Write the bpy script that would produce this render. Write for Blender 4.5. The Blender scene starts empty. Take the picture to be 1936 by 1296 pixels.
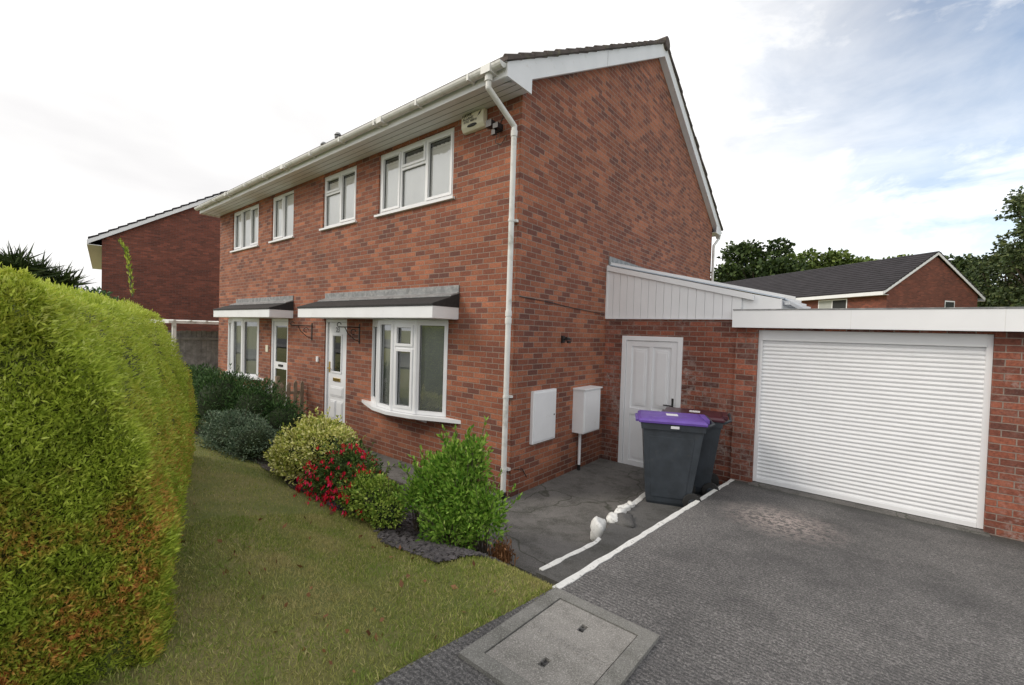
import bpy, math, random
import numpy as np
from mathutils import Vector, Matrix
random.seed(7); rng=np.random.default_rng(11)
scn=bpy.context.scene; COL=bpy.context.collection

# ------------------------------------------------------------------ materials
def newmat(name):
    m=bpy.data.materials.new(name); m.use_nodes=True; nt=m.node_tree
    return m,nt,nt.nodes['Principled BSDF']
def N(nt,t,**kw):
    n=nt.nodes.new(t)
    for k,v in kw.items(): setattr(n,k,v)
    return n
def ramp(nt,fac,stops):
    r=N(nt,'ShaderNodeValToRGB'); nt.links.new(fac,r.inputs[0])
    cr=r.color_ramp
    while len(cr.elements)<len(stops): cr.elements.new(0.5)
    for e,(p,c) in zip(cr.elements,stops):
        e.position=p; e.color=(c[0],c[1],c[2],1) if hasattr(c,'__len__') else (c,c,c,1)
    return r.outputs[0]
def noise(nt,scale,detail=4,rough=.55,vec=None,dist=0):
    n=N(nt,'ShaderNodeTexNoise'); n.inputs['Scale'].default_value=scale; n.inputs['Detail'].default_value=detail
    n.inputs['Roughness'].default_value=rough; n.inputs['Distortion'].default_value=dist
    if vec is None:
        tc=N(nt,'ShaderNodeNewGeometry'); vec=tc.outputs['Position']
    nt.links.new(vec,n.inputs['Vector']); return n.outputs['Fac']
def mix(nt,fac,a,b,mode='MIX'):
    n=N(nt,'ShaderNodeMix',data_type='RGBA',blend_type=mode)
    for inp,v in ((n.inputs[0],fac),(n.inputs[6],a),(n.inputs[7],b)):
        if isinstance(v,(int,float)): inp.default_value=v
        elif isinstance(v,tuple): inp.default_value=(*v,1) if len(v)==3 else v
        else: nt.links.new(v,inp)
    return n.outputs[2]
def math_(nt,op,a,b):
    n=N(nt,'ShaderNodeMath',operation=op)
    for i,v in enumerate((a,b)):
        if isinstance(v,(int,float)): n.inputs[i].default_value=v
        else: nt.links.new(v,n.inputs[i])
    return n.outputs[0]
def bump(nt,h,strength=.3,dist=.01,normal=None):
    b=N(nt,'ShaderNodeBump'); b.inputs['Strength'].default_value=strength; b.inputs['Distance'].default_value=dist
    nt.links.new(h,b.inputs['Height'])
    return b.outputs[0]
def simple(name,col,rough=.5,var=.12,scale=6,bs=.0,metal=0,dirt=None):
    m,nt,p=newmat(name)
    f=noise(nt,scale,5)
    c0=tuple(x*(1-var) for x in col); c1=tuple(min(1,x*(1+var)) for x in col)
    c=ramp(nt,f,[(.3,c0),(.7,c1)])
    if dirt:
        f2=noise(nt,dirt[1],6,.65)
        c=mix(nt,ramp(nt,f2,[(dirt[2],0.0),(dirt[3],1.0)]),c,dirt[0])
    nt.links.new(c,p.inputs['Base Color']); p.inputs['Roughness'].default_value=rough; p.inputs['Metallic'].default_value=metal
    if bs: nt.links.new(bump(nt,noise(nt,scale*12,4),bs,.004),p.inputs['Normal'])
    return m
def brickmat(name,c1,c2,c3,mortar,white=.0,scale=1.0):
    m,nt,p=newmat(name)
    uv=N(nt,'ShaderNodeTexCoord').outputs['UV']
    nz=N(nt,'ShaderNodeTexNoise'); nz.inputs['Scale'].default_value=9; nz.inputs['Detail'].default_value=3; nt.links.new(uv,nz.inputs['Vector'])
    vm=N(nt,'ShaderNodeVectorMath',operation='MULTIPLY_ADD'); nt.links.new(nz.outputs['Color'],vm.inputs[0]); vm.inputs[1].default_value=(.006,.006,0); nt.links.new(uv,vm.inputs[2])
    b=N(nt,'ShaderNodeTexBrick'); nt.links.new(vm.outputs[0],b.inputs['Vector'])
    b.inputs['Scale'].default_value=scale; b.inputs['Brick Width'].default_value=.2135; b.inputs['Row Height'].default_value=.0715
    b.inputs['Mortar Size'].default_value=.0058; b.inputs['Mortar Smooth'].default_value=.3; b.inputs['Bias'].default_value=0.0
    b.inputs['Color1'].default_value=(0,0,0,1); b.inputs['Color2'].default_value=(1,1,1,1); b.inputs['Mortar'].default_value=(.5,.5,.5,1)
    col=ramp(nt,b.outputs['Color'],[(0,c3),(.16,tuple(x*.4+y*.6 for x,y in zip(c3,c1))),(.4,c1),(.75,c2),(1,tuple(x*1.25 for x in c2))])
    f=noise(nt,42,5,.75); col=mix(nt,.75,col,ramp(nt,f,[(.3,(.42,.38,.38)),(.7,(1.6,1.55,1.45))]),'MULTIPLY')
    f=noise(nt,.9,6,.65); col=mix(nt,.8,col,ramp(nt,f,[(.3,(.66,.62,.64)),(.7,(1.28,1.25,1.2))]),'MULTIPLY')
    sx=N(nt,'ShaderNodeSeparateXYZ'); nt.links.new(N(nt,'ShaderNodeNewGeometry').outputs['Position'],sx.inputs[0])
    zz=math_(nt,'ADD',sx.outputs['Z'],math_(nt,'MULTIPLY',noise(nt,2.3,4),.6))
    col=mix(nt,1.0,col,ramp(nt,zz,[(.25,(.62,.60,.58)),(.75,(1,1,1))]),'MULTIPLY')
    if white:
        w=noise(nt,14,6,.75); w2=noise(nt,1.3,3)
        col=mix(nt,math_(nt,'MULTIPLY',ramp(nt,w,[(.48,0.),(.7,1.)]),ramp(nt,w2,[(.40,0.),(.62,white)])),col,(.45,.39,.36))
    mc=ramp(nt,noise(nt,30,3),[(.3,tuple(x*.7 for x in mortar)),(.7,mortar)])
    col=mix(nt,b.outputs['Fac'],col,mc)
    nt.links.new(col,p.inputs['Base Color']); p.inputs['Roughness'].default_value=.88
    inv=N(nt,'ShaderNodeMath',operation='MULTIPLY_ADD'); nt.links.new(b.outputs['Fac'],inv.inputs[0]); inv.inputs[1].default_value=-1; 
    nt.links.new(noise(nt,110,3),inv.inputs[2])
    nt.links.new(bump(nt,inv.outputs[0],.8,.009),p.inputs['Normal'])
    return m
M={}
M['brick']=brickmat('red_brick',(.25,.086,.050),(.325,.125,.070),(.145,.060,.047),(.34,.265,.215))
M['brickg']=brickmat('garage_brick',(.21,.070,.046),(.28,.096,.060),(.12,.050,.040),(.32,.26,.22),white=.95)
M['brickfar']=brickmat('far_brick',(.17,.058,.040),(.21,.07,.047),(.13,.05,.037),(.17,.11,.095))
M['upvc']=simple('white_upvc',(.80,.81,.83),.3,.03,3)
M['wpaint']=simple('white_painted_timber',(.79,.80,.82),.5,.04,3,dirt=((.55,.53,.48),7,.62,.85))
M['weather']=simple('weathered_white',(.70,.70,.68),.55,.06,8,dirt=((.26,.27,.21),5,.52,.8))
M['lead']=simple('grey_lead',(.20,.205,.21),.55,.3,9,dirt=((.36,.36,.35),14,.48,.7))
M['felt']=simple('black_felt',(.025,.024,.024),.85,.3,20,.4)
M['black']=simple('black_metal',(.015,.015,.016),.45,.1,10)
M['tile']=simple('concrete_roof_tile',(.085,.068,.062),.9,.4,5,.5,dirt=((.15,.145,.09),9,.52,.75))
M['tilefar']=simple('dark_roof_tile',(.028,.025,.029),.95,.3,2,.3)
M['dark']=simple('dark_interior',(.03,.032,.033),.9,.2,2)
M['blind']=simple('blind_fabric',(.90,.88,.84),.8,.03,2)
M['blind2']=simple('grey_blind_fabric',(.40,.42,.40),.8,.1,2)
M['brass']=simple('brass',(.6,.42,.12),.3,.1,10,metal=1)
M['wood']=simple('fence_wood',(.26,.20,.14),.85,.3,12,.3)
M['greywood']=simple('grey_fence_wood',(.26,.26,.265),.85,.35,8,.3)
M['bin']=simple('bin_plastic',(.034,.042,.052),.5,.25,8,.15,dirt=((.07,.07,.07),9,.6,.9))
M['purple']=simple('purple_lid',(.125,.065,.33),.45,.15,8,dirt=((.25,.2,.4),14,.6,.9))
M['maroon']=simple('maroon_lid',(.055,.012,.022),.35,.1,8)
M['rubber']=simple('rubber',(.02,.02,.02),.8,.1,8)
M['label']=simple('label_white',(.7,.7,.72),.5,.03,8)
M['bark']=simple('bark',(.09,.07,.05),.9,.3,12,.5)
M['cream']=simple('alarm_cream',(.72,.69,.55),.4,.05,8)
M['numgrey']=simple('door_number_grey',(.12,.12,.13),.4,.1,8)
M['teal']=simple('teal_paint',(.03,.13,.13),.5,.1,8)
M['poly']=simple('polycarbonate',(.45,.52,.6),.35,.1,2)
M['dglass']=simple('dim_hall',(.07,.09,.06),.8,.4,5)
M['slate']=simple('slate_chip',(.085,.075,.078),.7,.5,25,.3)
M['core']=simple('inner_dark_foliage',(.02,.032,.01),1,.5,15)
def glassmat(name,tint=.9,base=.10):
    m=bpy.data.materials.new(name); m.use_nodes=True; nt=m.node_tree; nt.nodes.clear()
    o=N(nt,'ShaderNodeOutputMaterial'); t=N(nt,'ShaderNodeBsdfTransparent'); t.inputs[0].default_value=(tint,tint*1.01,tint,1)
    g=N(nt,'ShaderNodeBsdfGlossy'); g.inputs['Roughness'].default_value=.015; g.inputs[0].default_value=(.95,.97,1,1)
    lw=N(nt,'ShaderNodeLayerWeight'); lw.inputs[0].default_value=.25
    ma=N(nt,'ShaderNodeMath',operation='MULTIPLY_ADD'); nt.links.new(lw.outputs['Fresnel'],ma.inputs[0]); ma.inputs[1].default_value=.9; ma.inputs[2].default_value=base; ma.use_clamp=True
    mx=N(nt,'ShaderNodeMixShader'); nt.links.new(ma.outputs[0],mx.inputs[0]); nt.links.new(t.outputs[0],mx.inputs[1]); nt.links.new(g.outputs[0],mx.inputs[2]); nt.links.new(mx.outputs[0],o.inputs[0])
    return m
M['glass']=glassmat('window_glass',.97,.22)
M['obscure']=glassmat('door_glass',.4,.15)
def drivemat():
    m,nt,p=newmat('tamped_tarmac_concrete')
    geo=N(nt,'ShaderNodeNewGeometry').outputs['Position']
    w=N(nt,'ShaderNodeTexWave',wave_type='BANDS',bands_direction='Y'); w.inputs['Scale'].default_value=10; w.inputs['Distortion'].default_value=6; w.inputs['Detail'].default_value=5; w.inputs['Detail Scale'].default_value=3.2
    w.inputs['Detail Roughness'].default_value=.8
    nt.links.new(geo,w.inputs['Vector'])
    f=noise(nt,75,6,.8); f1=noise(nt,.8,7,.68); f2=noise(nt,170,3,.7)
    c=ramp(nt,f1,[(.34,(.075,.073,.075)),(.66,(.165,.158,.155))])
    c=mix(nt,.8,c,ramp(nt,w.outputs['Fac'],[(.15,(.60,.60,.61)),(.9,(1.3,1.3,1.28))]),'MULTIPLY')
    c=mix(nt,math_(nt,'MULTIPLY',ramp(nt,f,[(.50,0.),(.60,1.)]),ramp(nt,f1,[(.38,.25),(.6,.95)])),c,(.40,.38,.37))
    c=mix(nt,ramp(nt,f2,[(.50,0.),(.64,.75)]),c,(.030,.030,.031))
    vm=N(nt,'ShaderNodeVectorMath',operation='DISTANCE'); nt.links.new(geo,vm.inputs[0]); vm.inputs[1].default_value=(2.75,.95,.25)
    c=mix(nt,math_(nt,'MULTIPLY',ramp(nt,vm.outputs['Value'],[(.1,1.),(.62,0.)]),ramp(nt,noise(nt,20,7,.85),[(.46,0.),(.54,.85)])),c,(.52,.44,.41))
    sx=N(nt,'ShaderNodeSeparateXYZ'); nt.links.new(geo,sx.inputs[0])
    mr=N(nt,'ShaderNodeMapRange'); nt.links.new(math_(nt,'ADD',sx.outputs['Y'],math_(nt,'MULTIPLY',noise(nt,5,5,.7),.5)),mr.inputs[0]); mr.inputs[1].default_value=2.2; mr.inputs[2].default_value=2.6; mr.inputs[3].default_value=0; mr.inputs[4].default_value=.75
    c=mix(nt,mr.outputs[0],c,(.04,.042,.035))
    nt.links.new(c,p.inputs['Base Color']); p.inputs['Roughness'].default_value=.85
    ad=N(nt,'ShaderNodeMath',operation='MULTIPLY_ADD'); nt.links.new(f,ad.inputs[0]); ad.inputs[1].default_value=1.3; nt.links.new(w.outputs['Fac'],ad.inputs[2])
    nt.links.new(bump(nt,ad.outputs[0],.7,.008),p.inputs['Normal']); return m
M['drive']=drivemat()
def concmat(name,a,b,stain,bs=.5,crack=True):
    m,nt,p=newmat(name)
    c=ramp(nt,noise(nt,2.2,6,.65),[(.3,a),(.7,b)])
    c=mix(nt,ramp(nt,noise(nt,3.5,7,.72),[(.48,0.),(.62,.8)]),c,stain)
    c=mix(nt,ramp(nt,noise(nt,150,3,.7),[(.5,0.),(.7,.7)]),c,tuple(x*2.0 for x in b))
    c=mix(nt,ramp(nt,noise(nt,110,3,.7),[(.28,.7),(.44,0.)]),c,tuple(x*.35 for x in a))
    if crack:
        v=N(nt,'ShaderNodeTexVoronoi',feature='DISTANCE_TO_EDGE'); v.inputs['Scale'].default_value=.85
        geo=N(nt,'ShaderNodeNewGeometry').outputs['Position']
        nn=N(nt,'ShaderNodeTexNoise'); nn.inputs['Scale'].default_value=3; nt.links.new(geo,nn.inputs['Vector'])
        va=N(nt,'ShaderNodeVectorMath',operation='MULTIPLY_ADD'); nt.links.new(nn.outputs['Color'],va.inputs[0]); va.inputs[1].default_value=(.3,.3,.3); nt.links.new(geo,va.inputs[2]); nt.links.new(va.outputs[0],v.inputs['Vector'])
        c=mix(nt,ramp(nt,v.outputs['Distance'],[(.002,.8),(.009,0.)]),c,(.03,.035,.02))
    nt.links.new(c,p.inputs['Base Color']); p.inputs['Roughness'].default_value=.9
    nt.links.new(bump(nt,noise(nt,60,6,.75),bs,.008),p.inputs['Normal']); return m
M['path']=concmat('path_concrete',(.085,.082,.078),(.16,.152,.144),(.045,.046,.038))
M['strip']=concmat('strip_concrete',(.065,.064,.063),(.11,.107,.104),(.04,.04,.035),crack=False)
M['mconc']=concmat('manhole_concrete',(.16,.155,.14),(.23,.225,.21),(.11,.108,.095),.7,False)
M['mlid']=concmat('manhole_lid_concrete',(.21,.20,.185),(.31,.295,.275),(.15,.145,.13),.8,False)
M['kerbpaint']=simple('white_kerb_paint',(.74,.74,.72),.7,.08,20,.5,dirt=((.22,.21,.19),30,.58,.70))
M['road']=simple('road_asphalt',(.05,.05,.052),.9,.2,30,.5)
def groundmat():
    m,nt,p=newmat('lawn_soil')
    c=ramp(nt,noise(nt,1.6,5,.6),[(.3,(.15,.18,.045)),(.5,(.22,.21,.07)),(.72,(.32,.265,.12))])
    c=mix(nt,ramp(nt,noise(nt,60,4,.7),[(.4,0.),(.7,.6)]),c,(.11,.12,.04))
    nt.links.new(c,p.inputs['Base Color']); p.inputs['Roughness'].default_value=1
    nt.links.new(bump(nt,noise(nt,90,4,.7),.6,.02),p.inputs['Normal']); return m
M['ground']=groundmat()
def soilmat():
    m,nt,p=newmat('slate_chippings')
    geo=N(nt,'ShaderNodeNewGeometry').outputs['Position']
    v=N(nt,'ShaderNodeTexVoronoi'); v.inputs['Scale'].default_value=34; nt.links.new(geo,v.inputs['Vector'])
    bw=N(nt,'ShaderNodeRGBToBW'); nt.links.new(v.outputs['Color'],bw.inputs[0])
    c=ramp(nt,bw.outputs[0],[(.15,(.03,.021,.016)),(.6,(.06,.046,.040)),(.9,(.11,.10,.105))])
    nt.links.new(c,p.inputs['Base Color']); p.inputs['Roughness'].default_value=.8
    nt.links.new(bump(nt,v.outputs['Distance'],1.,.02),p.inputs['Normal']); return m
M['soil']=soilmat()
def leafmat(name,stops,patch=None,trans=0,rough=.5):
    m=bpy.data.materials.new(name); m.use_nodes=True; nt=m.node_tree; p=nt.nodes['Principled BSDF']; out=nt.nodes['Material Output']
    a=N(nt,'ShaderNodeAttribute'); a.attribute_name='rnd'
    c=ramp(nt,a.outputs['Fac'],stops)
    for pt_ in (patch or []):
        col,sc,lo,hi,amt=pt_[:5]
        fac=ramp(nt,noise(nt,sc,5,.6),[(lo,0.),(hi,amt)])
        if len(pt_)>5:
            sx=N(nt,'ShaderNodeSeparateXYZ'); nt.links.new(N(nt,'ShaderNodeNewGeometry').outputs['Position'],sx.inputs[0])
            mr=N(nt,'ShaderNodeMapRange'); nt.links.new(sx.outputs['Z'],mr.inputs[0]); mr.inputs[1].default_value=pt_[5]; mr.inputs[2].default_value=pt_[6]; mr.inputs[3].default_value=1; mr.inputs[4].default_value=.12
            fac=math_(nt,'MULTIPLY',fac,mr.outputs[0])
            fac=math_(nt,'MULTIPLY',fac,ramp(nt,noise(nt,30,3,.7),[(.46,.05),(.56,1.)]))
        c=mix(nt,fac,c,col)
    nt.links.new(c,p.inputs['Base Color']); p.inputs['Roughness'].default_value=rough
    p.inputs['Specular IOR Level'].default_value=.2
    if trans:
        t=N(nt,'ShaderNodeBsdfTranslucent'); nt.links.new(c,t.inputs[0])
        mx=N(nt,'ShaderNodeMixShader'); mx.inputs[0].default_value=trans
        nt.links.new(p.outputs[0],mx.inputs[1]); nt.links.new(t.outputs[0],mx.inputs[2]); nt.links.new(mx.outputs[0],out.inputs[0])
    return m

# ------------------------------------------------------------------ mesh builder
class MB:
    def __init__(s): s.v=[];s.f=[];s.m=[]
    def add(s,vs,fs,m,T=None):
        o=len(s.v)
        for v in vs:
            v=Vector(v)
            if T is not None: v=T@v
            s.v.append(tuple(v))
        for f in fs: s.f.append([i+o for i in f]); s.m.append(m)
    def box(s,x0,x1,y0,y1,z0,z1,m=0,T=None):
        s.add([(x0,y0,z0),(x1,y0,z0),(x1,y1,z0),(x0,y1,z0),(x0,y0,z1),(x1,y0,z1),(x1,y1,z1),(x0,y1,z1)],
              [(0,3,2,1),(4,5,6,7),(0,1,5,4),(1,2,6,5),(2,3,7,6),(3,0,4,7)],m,T)
    def prism(s,pts,vec,m=0,T=None):
        n=len(pts); v=Vector(vec); a=[Vector(p) for p in pts]; b=[p+v for p in a]
        s.add(a+b,[tuple(range(n))[::-1],tuple(range(n,2*n))]+[(i,(i+1)%n,n+(i+1)%n,n+i) for i in range(n)],m,T)
    def cyl(s,p0,p1,r0,m=0,r1=None,seg=14,T=None,cap=True):
        r1=r0 if r1 is None else r1
        p0=Vector(p0);p1=Vector(p1); d=(p1-p0).normalized()
        a=d.orthogonal().normalized(); b=d.cross(a)
        vs=[]
        for p,r in ((p0,r0),(p1,r1)):
            for i in range(seg):
                t=2*math.pi*i/seg; vs.append(p+a*math.cos(t)*r+b*math.sin(t)*r)
        fs=[(i,(i+1)%seg,seg+(i+1)%seg,seg+i) for i in range(seg)]
        if cap: fs+= [tuple(range(seg))[::-1],tuple(range(seg,2*seg))]
        s.add(vs,fs,m,T)
    def tube(s,path,r,m=0,seg=12,T=None):
        for a,b in zip(path[:-1],path[1:]): s.cyl(a,b,r,m,seg=seg,T=T)
        for p in path[1:-1]: s.ball(p,r*1.0,m,T=T)
    def ball(s,c,r,m=0,T=None,sc=(1,1,1),seg=10,rings=6):
        vs=[];c=Vector(c)
        for j in range(rings+1):
            ph=math.pi*j/rings
            for i in range(seg):
                t=2*math.pi*i/seg; vs.append(c+Vector((math.sin(ph)*math.cos(t)*r*sc[0],math.sin(ph)*math.sin(t)*r*sc[1],math.cos(ph)*r*sc[2])))
        fs=[(j*seg+i,(j+1)*seg+i,(j+1)*seg+(i+1)%seg,j*seg+(i+1)%seg) for j in range(rings) for i in range(seg)]
        s.add(vs,fs,m,T)
    def build(s,name,mats,parent=None,bevel=0,smooth=False,uv=False):
        me=bpy.data.meshes.new(name); me.from_pydata(s.v,[],s.f)
        for k in mats: me.materials.append(M[k])
        me.polygons.foreach_set('material_index',s.m)
        if smooth: me.polygons.foreach_set('use_smooth',[True]*len(s.f))
        if uv: boxuv(me)
        me.update()
        ob=bpy.data.objects.new(name,me); COL.objects.link(ob)
        if parent: ob.parent=parent
        if bevel:
            b=ob.modifiers.new('b','BEVEL'); b.width=bevel; b.segments=2; b.limit_method='ANGLE'; b.angle_limit=.6
        return ob
def boxuv(me):
    uvl=me.uv_layers.new(name='UVMap')
    for poly in me.polygons:
        n=poly.normal
        for li in poly.loop_indices:
            v=me.vertices[me.loops[li].vertex_index].co
            if abs(n.z)>.8: u=(v.x,v.y)
            else:
                t=Vector((-n.y,n.x,0)); 
                if t.length>0: t.normalize()
                if abs(n.x)>abs(n.y):
                    if t.y<0: t=-t
                else:
                    if t.x<0: t=-t
                u=(t.x*v.x+t.y*v.y+20.0,v.z+10.0)
            uvl.data[li].uv=u
def empty(name):
    e=bpy.data.objects.new(name,None); COL.objects.link(e); e.empty_display_size=.2; return e
def wall_open(mb,axis,pos,a0,a1,z0,z1,ops,depth,m,sgn):
    As=sorted(set([a0,a1]+[v for o in ops for v in o[:2]])); Zs=sorted(set([z0,z1]+[v for o in ops for v in o[2:]]))
    P=(lambda a,z,d=0:(a,pos+sgn*d,z)) if axis=='y' else (lambda a,z,d=0:(pos+sgn*d,a,z))
    for i in range(len(As)-1):
        for j in range(len(Zs)-1):
            ca=(As[i]+As[i+1])/2; cz=(Zs[j]+Zs[j+1])/2
            if any(o[0]<ca<o[1] and o[2]<cz<o[3] for o in ops): continue
            mb.add([P(As[i],Zs[j]),P(As[i+1],Zs[j]),P(As[i+1],Zs[j+1]),P(As[i],Zs[j+1])],[(0,1,2,3)],m)
    for o in ops:
        a,b,z,w=o
        mb.add([P(a,z),P(a,z,depth),P(a,w,depth),P(a,w)],[(0,1,2,3)],m)
        mb.add([P(b,z),P(b,z,depth),P(b,w,depth),P(b,w)],[(0,1,2,3)],m)
        mb.add([P(a,w),P(b,w),P(b,w,depth),P(a,w,depth)],[(0,1,2,3)],m)
        mb.add([P(a,z),P(b,z),P(b,z,depth),P(a,z,depth)],[(0,1,2,3)],m)
def frameT(p0,p1,z0):
    d=Vector((p1[0]-p0[0],p1[1]-p0[1],0)); L=d.length; d.normalize()
    n=Vector((-d.y,d.x,0))
    T=Matrix(((d.x,n.x,0,p0[0]),(d.y,n.y,0,p0[1]),(0,0,1,z0),(0,0,0,1)))
    return T,L
def window(mb,gl,bl,p0,p1,z0,z1,cols,fw=.05,dep=.06,bm=0,drop=.03):
    T,L=frameT(p0,p1,z0); H=z1-z0
    mb.box(0,L,0,dep,0,fw,0,T); mb.box(0,L,0,dep,H-fw,H,0,T)
    mb.box(0,fw,0,dep,fw,H-fw,0,T); mb.box(L-fw,L,0,dep,fw,H-fw,0,T)
    inner=L-2*fw; x=fw
    for k,(fr,tr,sash) in enumerate(cols):
        w=inner*fr; xa=x; xb=x+w
        if k<len(cols)-1: xb-=fw*.35
        if k>0: xa+=fw*.35
        if k<len(cols)-1: mb.box(x+w-fw*.35,x+w+fw*.35,.003,dep-.003,fw,H-fw,0,T)
        if tr:
            zt=fw+(H-2*fw)*(1-tr); mb.box(xa,xb,.004,dep-.004,zt-.02,zt+.02,0,T)
            cells=[(fw,zt-.02,sash in('b','both')),(zt+.02,H-fw,True)]
        else: cells=[(fw,H-fw,sash=='full')]
        for (za,zb,sh) in cells:
            if sh:
                q=.038
                mb.box(xa,xb,-.012,.03,za,za+q,0,T); mb.box(xa,xb,-.012,.03,zb-q,zb,0,T)
                mb.box(xa,xa+q,-.012,.03,za+q,zb-q,0,T); mb.box(xb-q,xb,-.012,.03,za+q,zb-q,0,T)
            q2=.038 if sh else 0
            g=.005; y0=.028
            mb.box(xa+q2,xb-q2,y0,y0+.006,za+q2,za+q2+g,1,T); mb.box(xa+q2,xb-q2,y0,y0+.006,zb-q2-g,zb-q2,1,T)
            mb.box(xa+q2,xa+q2+g,y0,y0+.006,za+q2+g,zb-q2-g,1,T); mb.box(xb-q2-g,xb-q2,y0,y0+.006,za+q2+g,zb-q2-g,1,T)
        x+=w
    gl.add([(fw*.5,dep*.6,fw*.5),(L-fw*.5,dep*.6,fw*.5),(L-fw*.5,dep*.6,H-fw*.5),(fw*.5,dep*.6,H-fw*.5)],[(0,1,2,3)],0,T)
    n=max(2,int(L/.085)); s=L/n
    yb=.050 if bm==0 else .085
    for i in range(n):
        xa=i*s; w=s*.99; j=random.uniform(-.004,.004)
        bl.add([(xa,yb+j,.02),(xa+w,yb+.018-j,.02),(xa+w,yb+.018-j,H-drop),(xa,yb+j,H-drop)],[(0,1,2,3)],bm,T)

# ------------------------------------------------------------------ camera
C=Vector((3.3331,-4.1878,2.0515)); yaw,pt,rl,f=.6792,.0225,.0311,824.62
right=Vector((math.cos(yaw),math.sin(yaw),0)); fwd=Vector((-math.sin(yaw),math.cos(yaw),0)); up=Vector((0,0,1))
f2=fwd*math.cos(pt)-up*math.sin(pt); u2=up*math.cos(pt)+fwd*math.sin(pt)
R=right*math.cos(rl)+u2*math.sin(rl); U=u2*math.cos(rl)-right*math.sin(rl)
cam=bpy.data.cameras.new('camera'); co=bpy.data.objects.new('camera',cam); COL.objects.link(co); scn.camera=co
cam.sensor_width=36; cam.lens=f/1936*36; cam.clip_start=.05; cam.clip_end=2000
co.matrix_world=Matrix(((R.x,U.x,-f2.x,C.x),(R.y,U.y,-f2.y,C.y),(R.z,U.z,-f2.z,C.z),(0,0,0,1)))

# ------------------------------------------------------------------ ground
def ss(a,b,x):
    t=np.clip((x-a)/(b-a),0,1); return t*t*(3-2*t)
def edge_x(y):
    return np.interp(y,[-9,-3,-1.8,2.38],[1.6,1.72,1.84,2.0])
def drivez(y): return .14+(2.38-y)*.065
def gh(x,y):
    x=np.asarray(x,float); y=np.asarray(y,float)
    base=.26*np.clip(-y-1.0,0,2.0)
    k=ss(.1,1.45,x)*ss(1.40,1.90,-y)
    z=base*(1-k)+(drivez(np.clip(y,-9,3))-.012)*k
    return z-.25*ss(0,.07,x-edge_x(y))
def axis(vals): return np.array(sorted(set(np.round(vals,3))))
xs=axis(list(np.arange(-8,1.5,.12))+list(np.arange(1.5,2.2,.02))+list(np.arange(2.2,6,.2))+[-400,-200,-100,-60,-40,-30,-20,-14,-10,8,12,20,40,80,150,400])
ys=axis(list(np.arange(-5,1,.1))+[-400,-200,-100,-50,-25,-15,-9,-7,2,4,8,15,25,40,60,100,200,400])
X,Y=np.meshgrid(xs,ys); Z=gh(X,Y)-np.where(Y>-1.0,.03,0)
nx=len(xs);ny=len(ys)
me=bpy.data.meshes.new('lawn_ground'); vs=np.stack([X,Y,Z],-1).reshape(-1,3)
fs=[(j*nx+i,j*nx+i+1,(j+1)*nx+i+1,(j+1)*nx+i) for j in range(ny-1) for i in range(nx-1)]
me.from_pydata(vs.tolist(),[],fs); me.materials.append(M['ground']); g=bpy.data.objects.new('lawn_ground',me); COL.objects.link(g)
mb=MB(); ysd=list(np.arange(-8.9,2.4,.4))+[2.40]
for a,b in zip(ysd[:-1],ysd[1:]):
    ea,eb=edge_x(a),edge_x(b); za,zb=drivez(a),drivez(b)
    mb.add([(ea,a,za),(9,a,za),(9,b,zb),(eb,b,zb)],[(0,1,2,3)],0)
    mb.add([(ea,a,za),(eb,b,zb),(eb,b,zb-.35),(ea,a,za-.35)],[(0,1,2,3)],0)
mb.build('driveway',['drive'])
mb=MB(); yk=[-1.83]
while yk[-1]<2.3: yk.append(min(2.33,yk[-1]+random.uniform(.06,.14)))
wk=[.036+random.uniform(-.008,.008) for _ in yk]; lk=[.004+random.uniform(0,.008) for _ in yk]; hk=[.010+random.uniform(-.003,.003) for _ in yk]
for i in range(len(yk)-1):
    a,b=yk[i],yk[i+1]; ea,eb=edge_x(a),edge_x(b)
    mb.add([(ea-lk[i],a,drivez(a)-.07),(ea+wk[i],a,drivez(a)-.05),(eb+wk[i+1],b,drivez(b)-.05),(eb-lk[i+1],b,drivez(b)-.07),
            (ea-lk[i],a,drivez(a)+hk[i]),(ea+wk[i],a,drivez(a)+.006),(eb+wk[i+1],b,drivez(b)+.006),(eb-lk[i+1],b,drivez(b)+hk[i+1])],
           [(4,5,6,7),(0,1,5,4),(1,2,6,5),(2,3,7,6),(3,0,4,7)],0)
mb.build('painted_kerb_edge',['kerbpaint'])
mb=MB(); mb.box(-60,60,-10.9,-8.9,.5,.60,0); mb.build('pavement',['path'])
mb=MB(); mb.box(-60,60,-18,-11.0,.4,.545,0); mb.build('road',['road'])
def stripz(y): return .035+(2.38-y)*.062
mb=MB()
def strip_left(y): return float(np.interp(y,[-1.55,-.7,.1,.5,1.1,2.38],[1.5,1.56,1.38,1.36,1.30,1.30]))
ysd=list(np.arange(-1.55,2.3,.17))+[2.335]
for a,b in zip(ysd[:-1],ysd[1:]):
    la,lb=strip_left(a),strip_left(b); za,zb=stripz(a),stripz(b)
    mb.add([(la,a,za),(edge_x(a)-.004,a,za),(edge_x(b)-.004,b,zb),(lb,b,zb)],[(0,1,2,3)],0)
    mb.add([(la,a,za),(lb,b,zb),(lb,b,-.05),(la,a,-.05)],[(0,1,2,3)],0)
a=-1.55; mb.add([(1.5,a,stripz(a)),(edge_x(a)-.004,a,stripz(a)),(edge_x(a)-.004,a,0),(1.5,a,0)],[(0,1,2,3)],0)
mb.build('side_strip_pavement',['strip'])
mb=MB()
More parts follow.
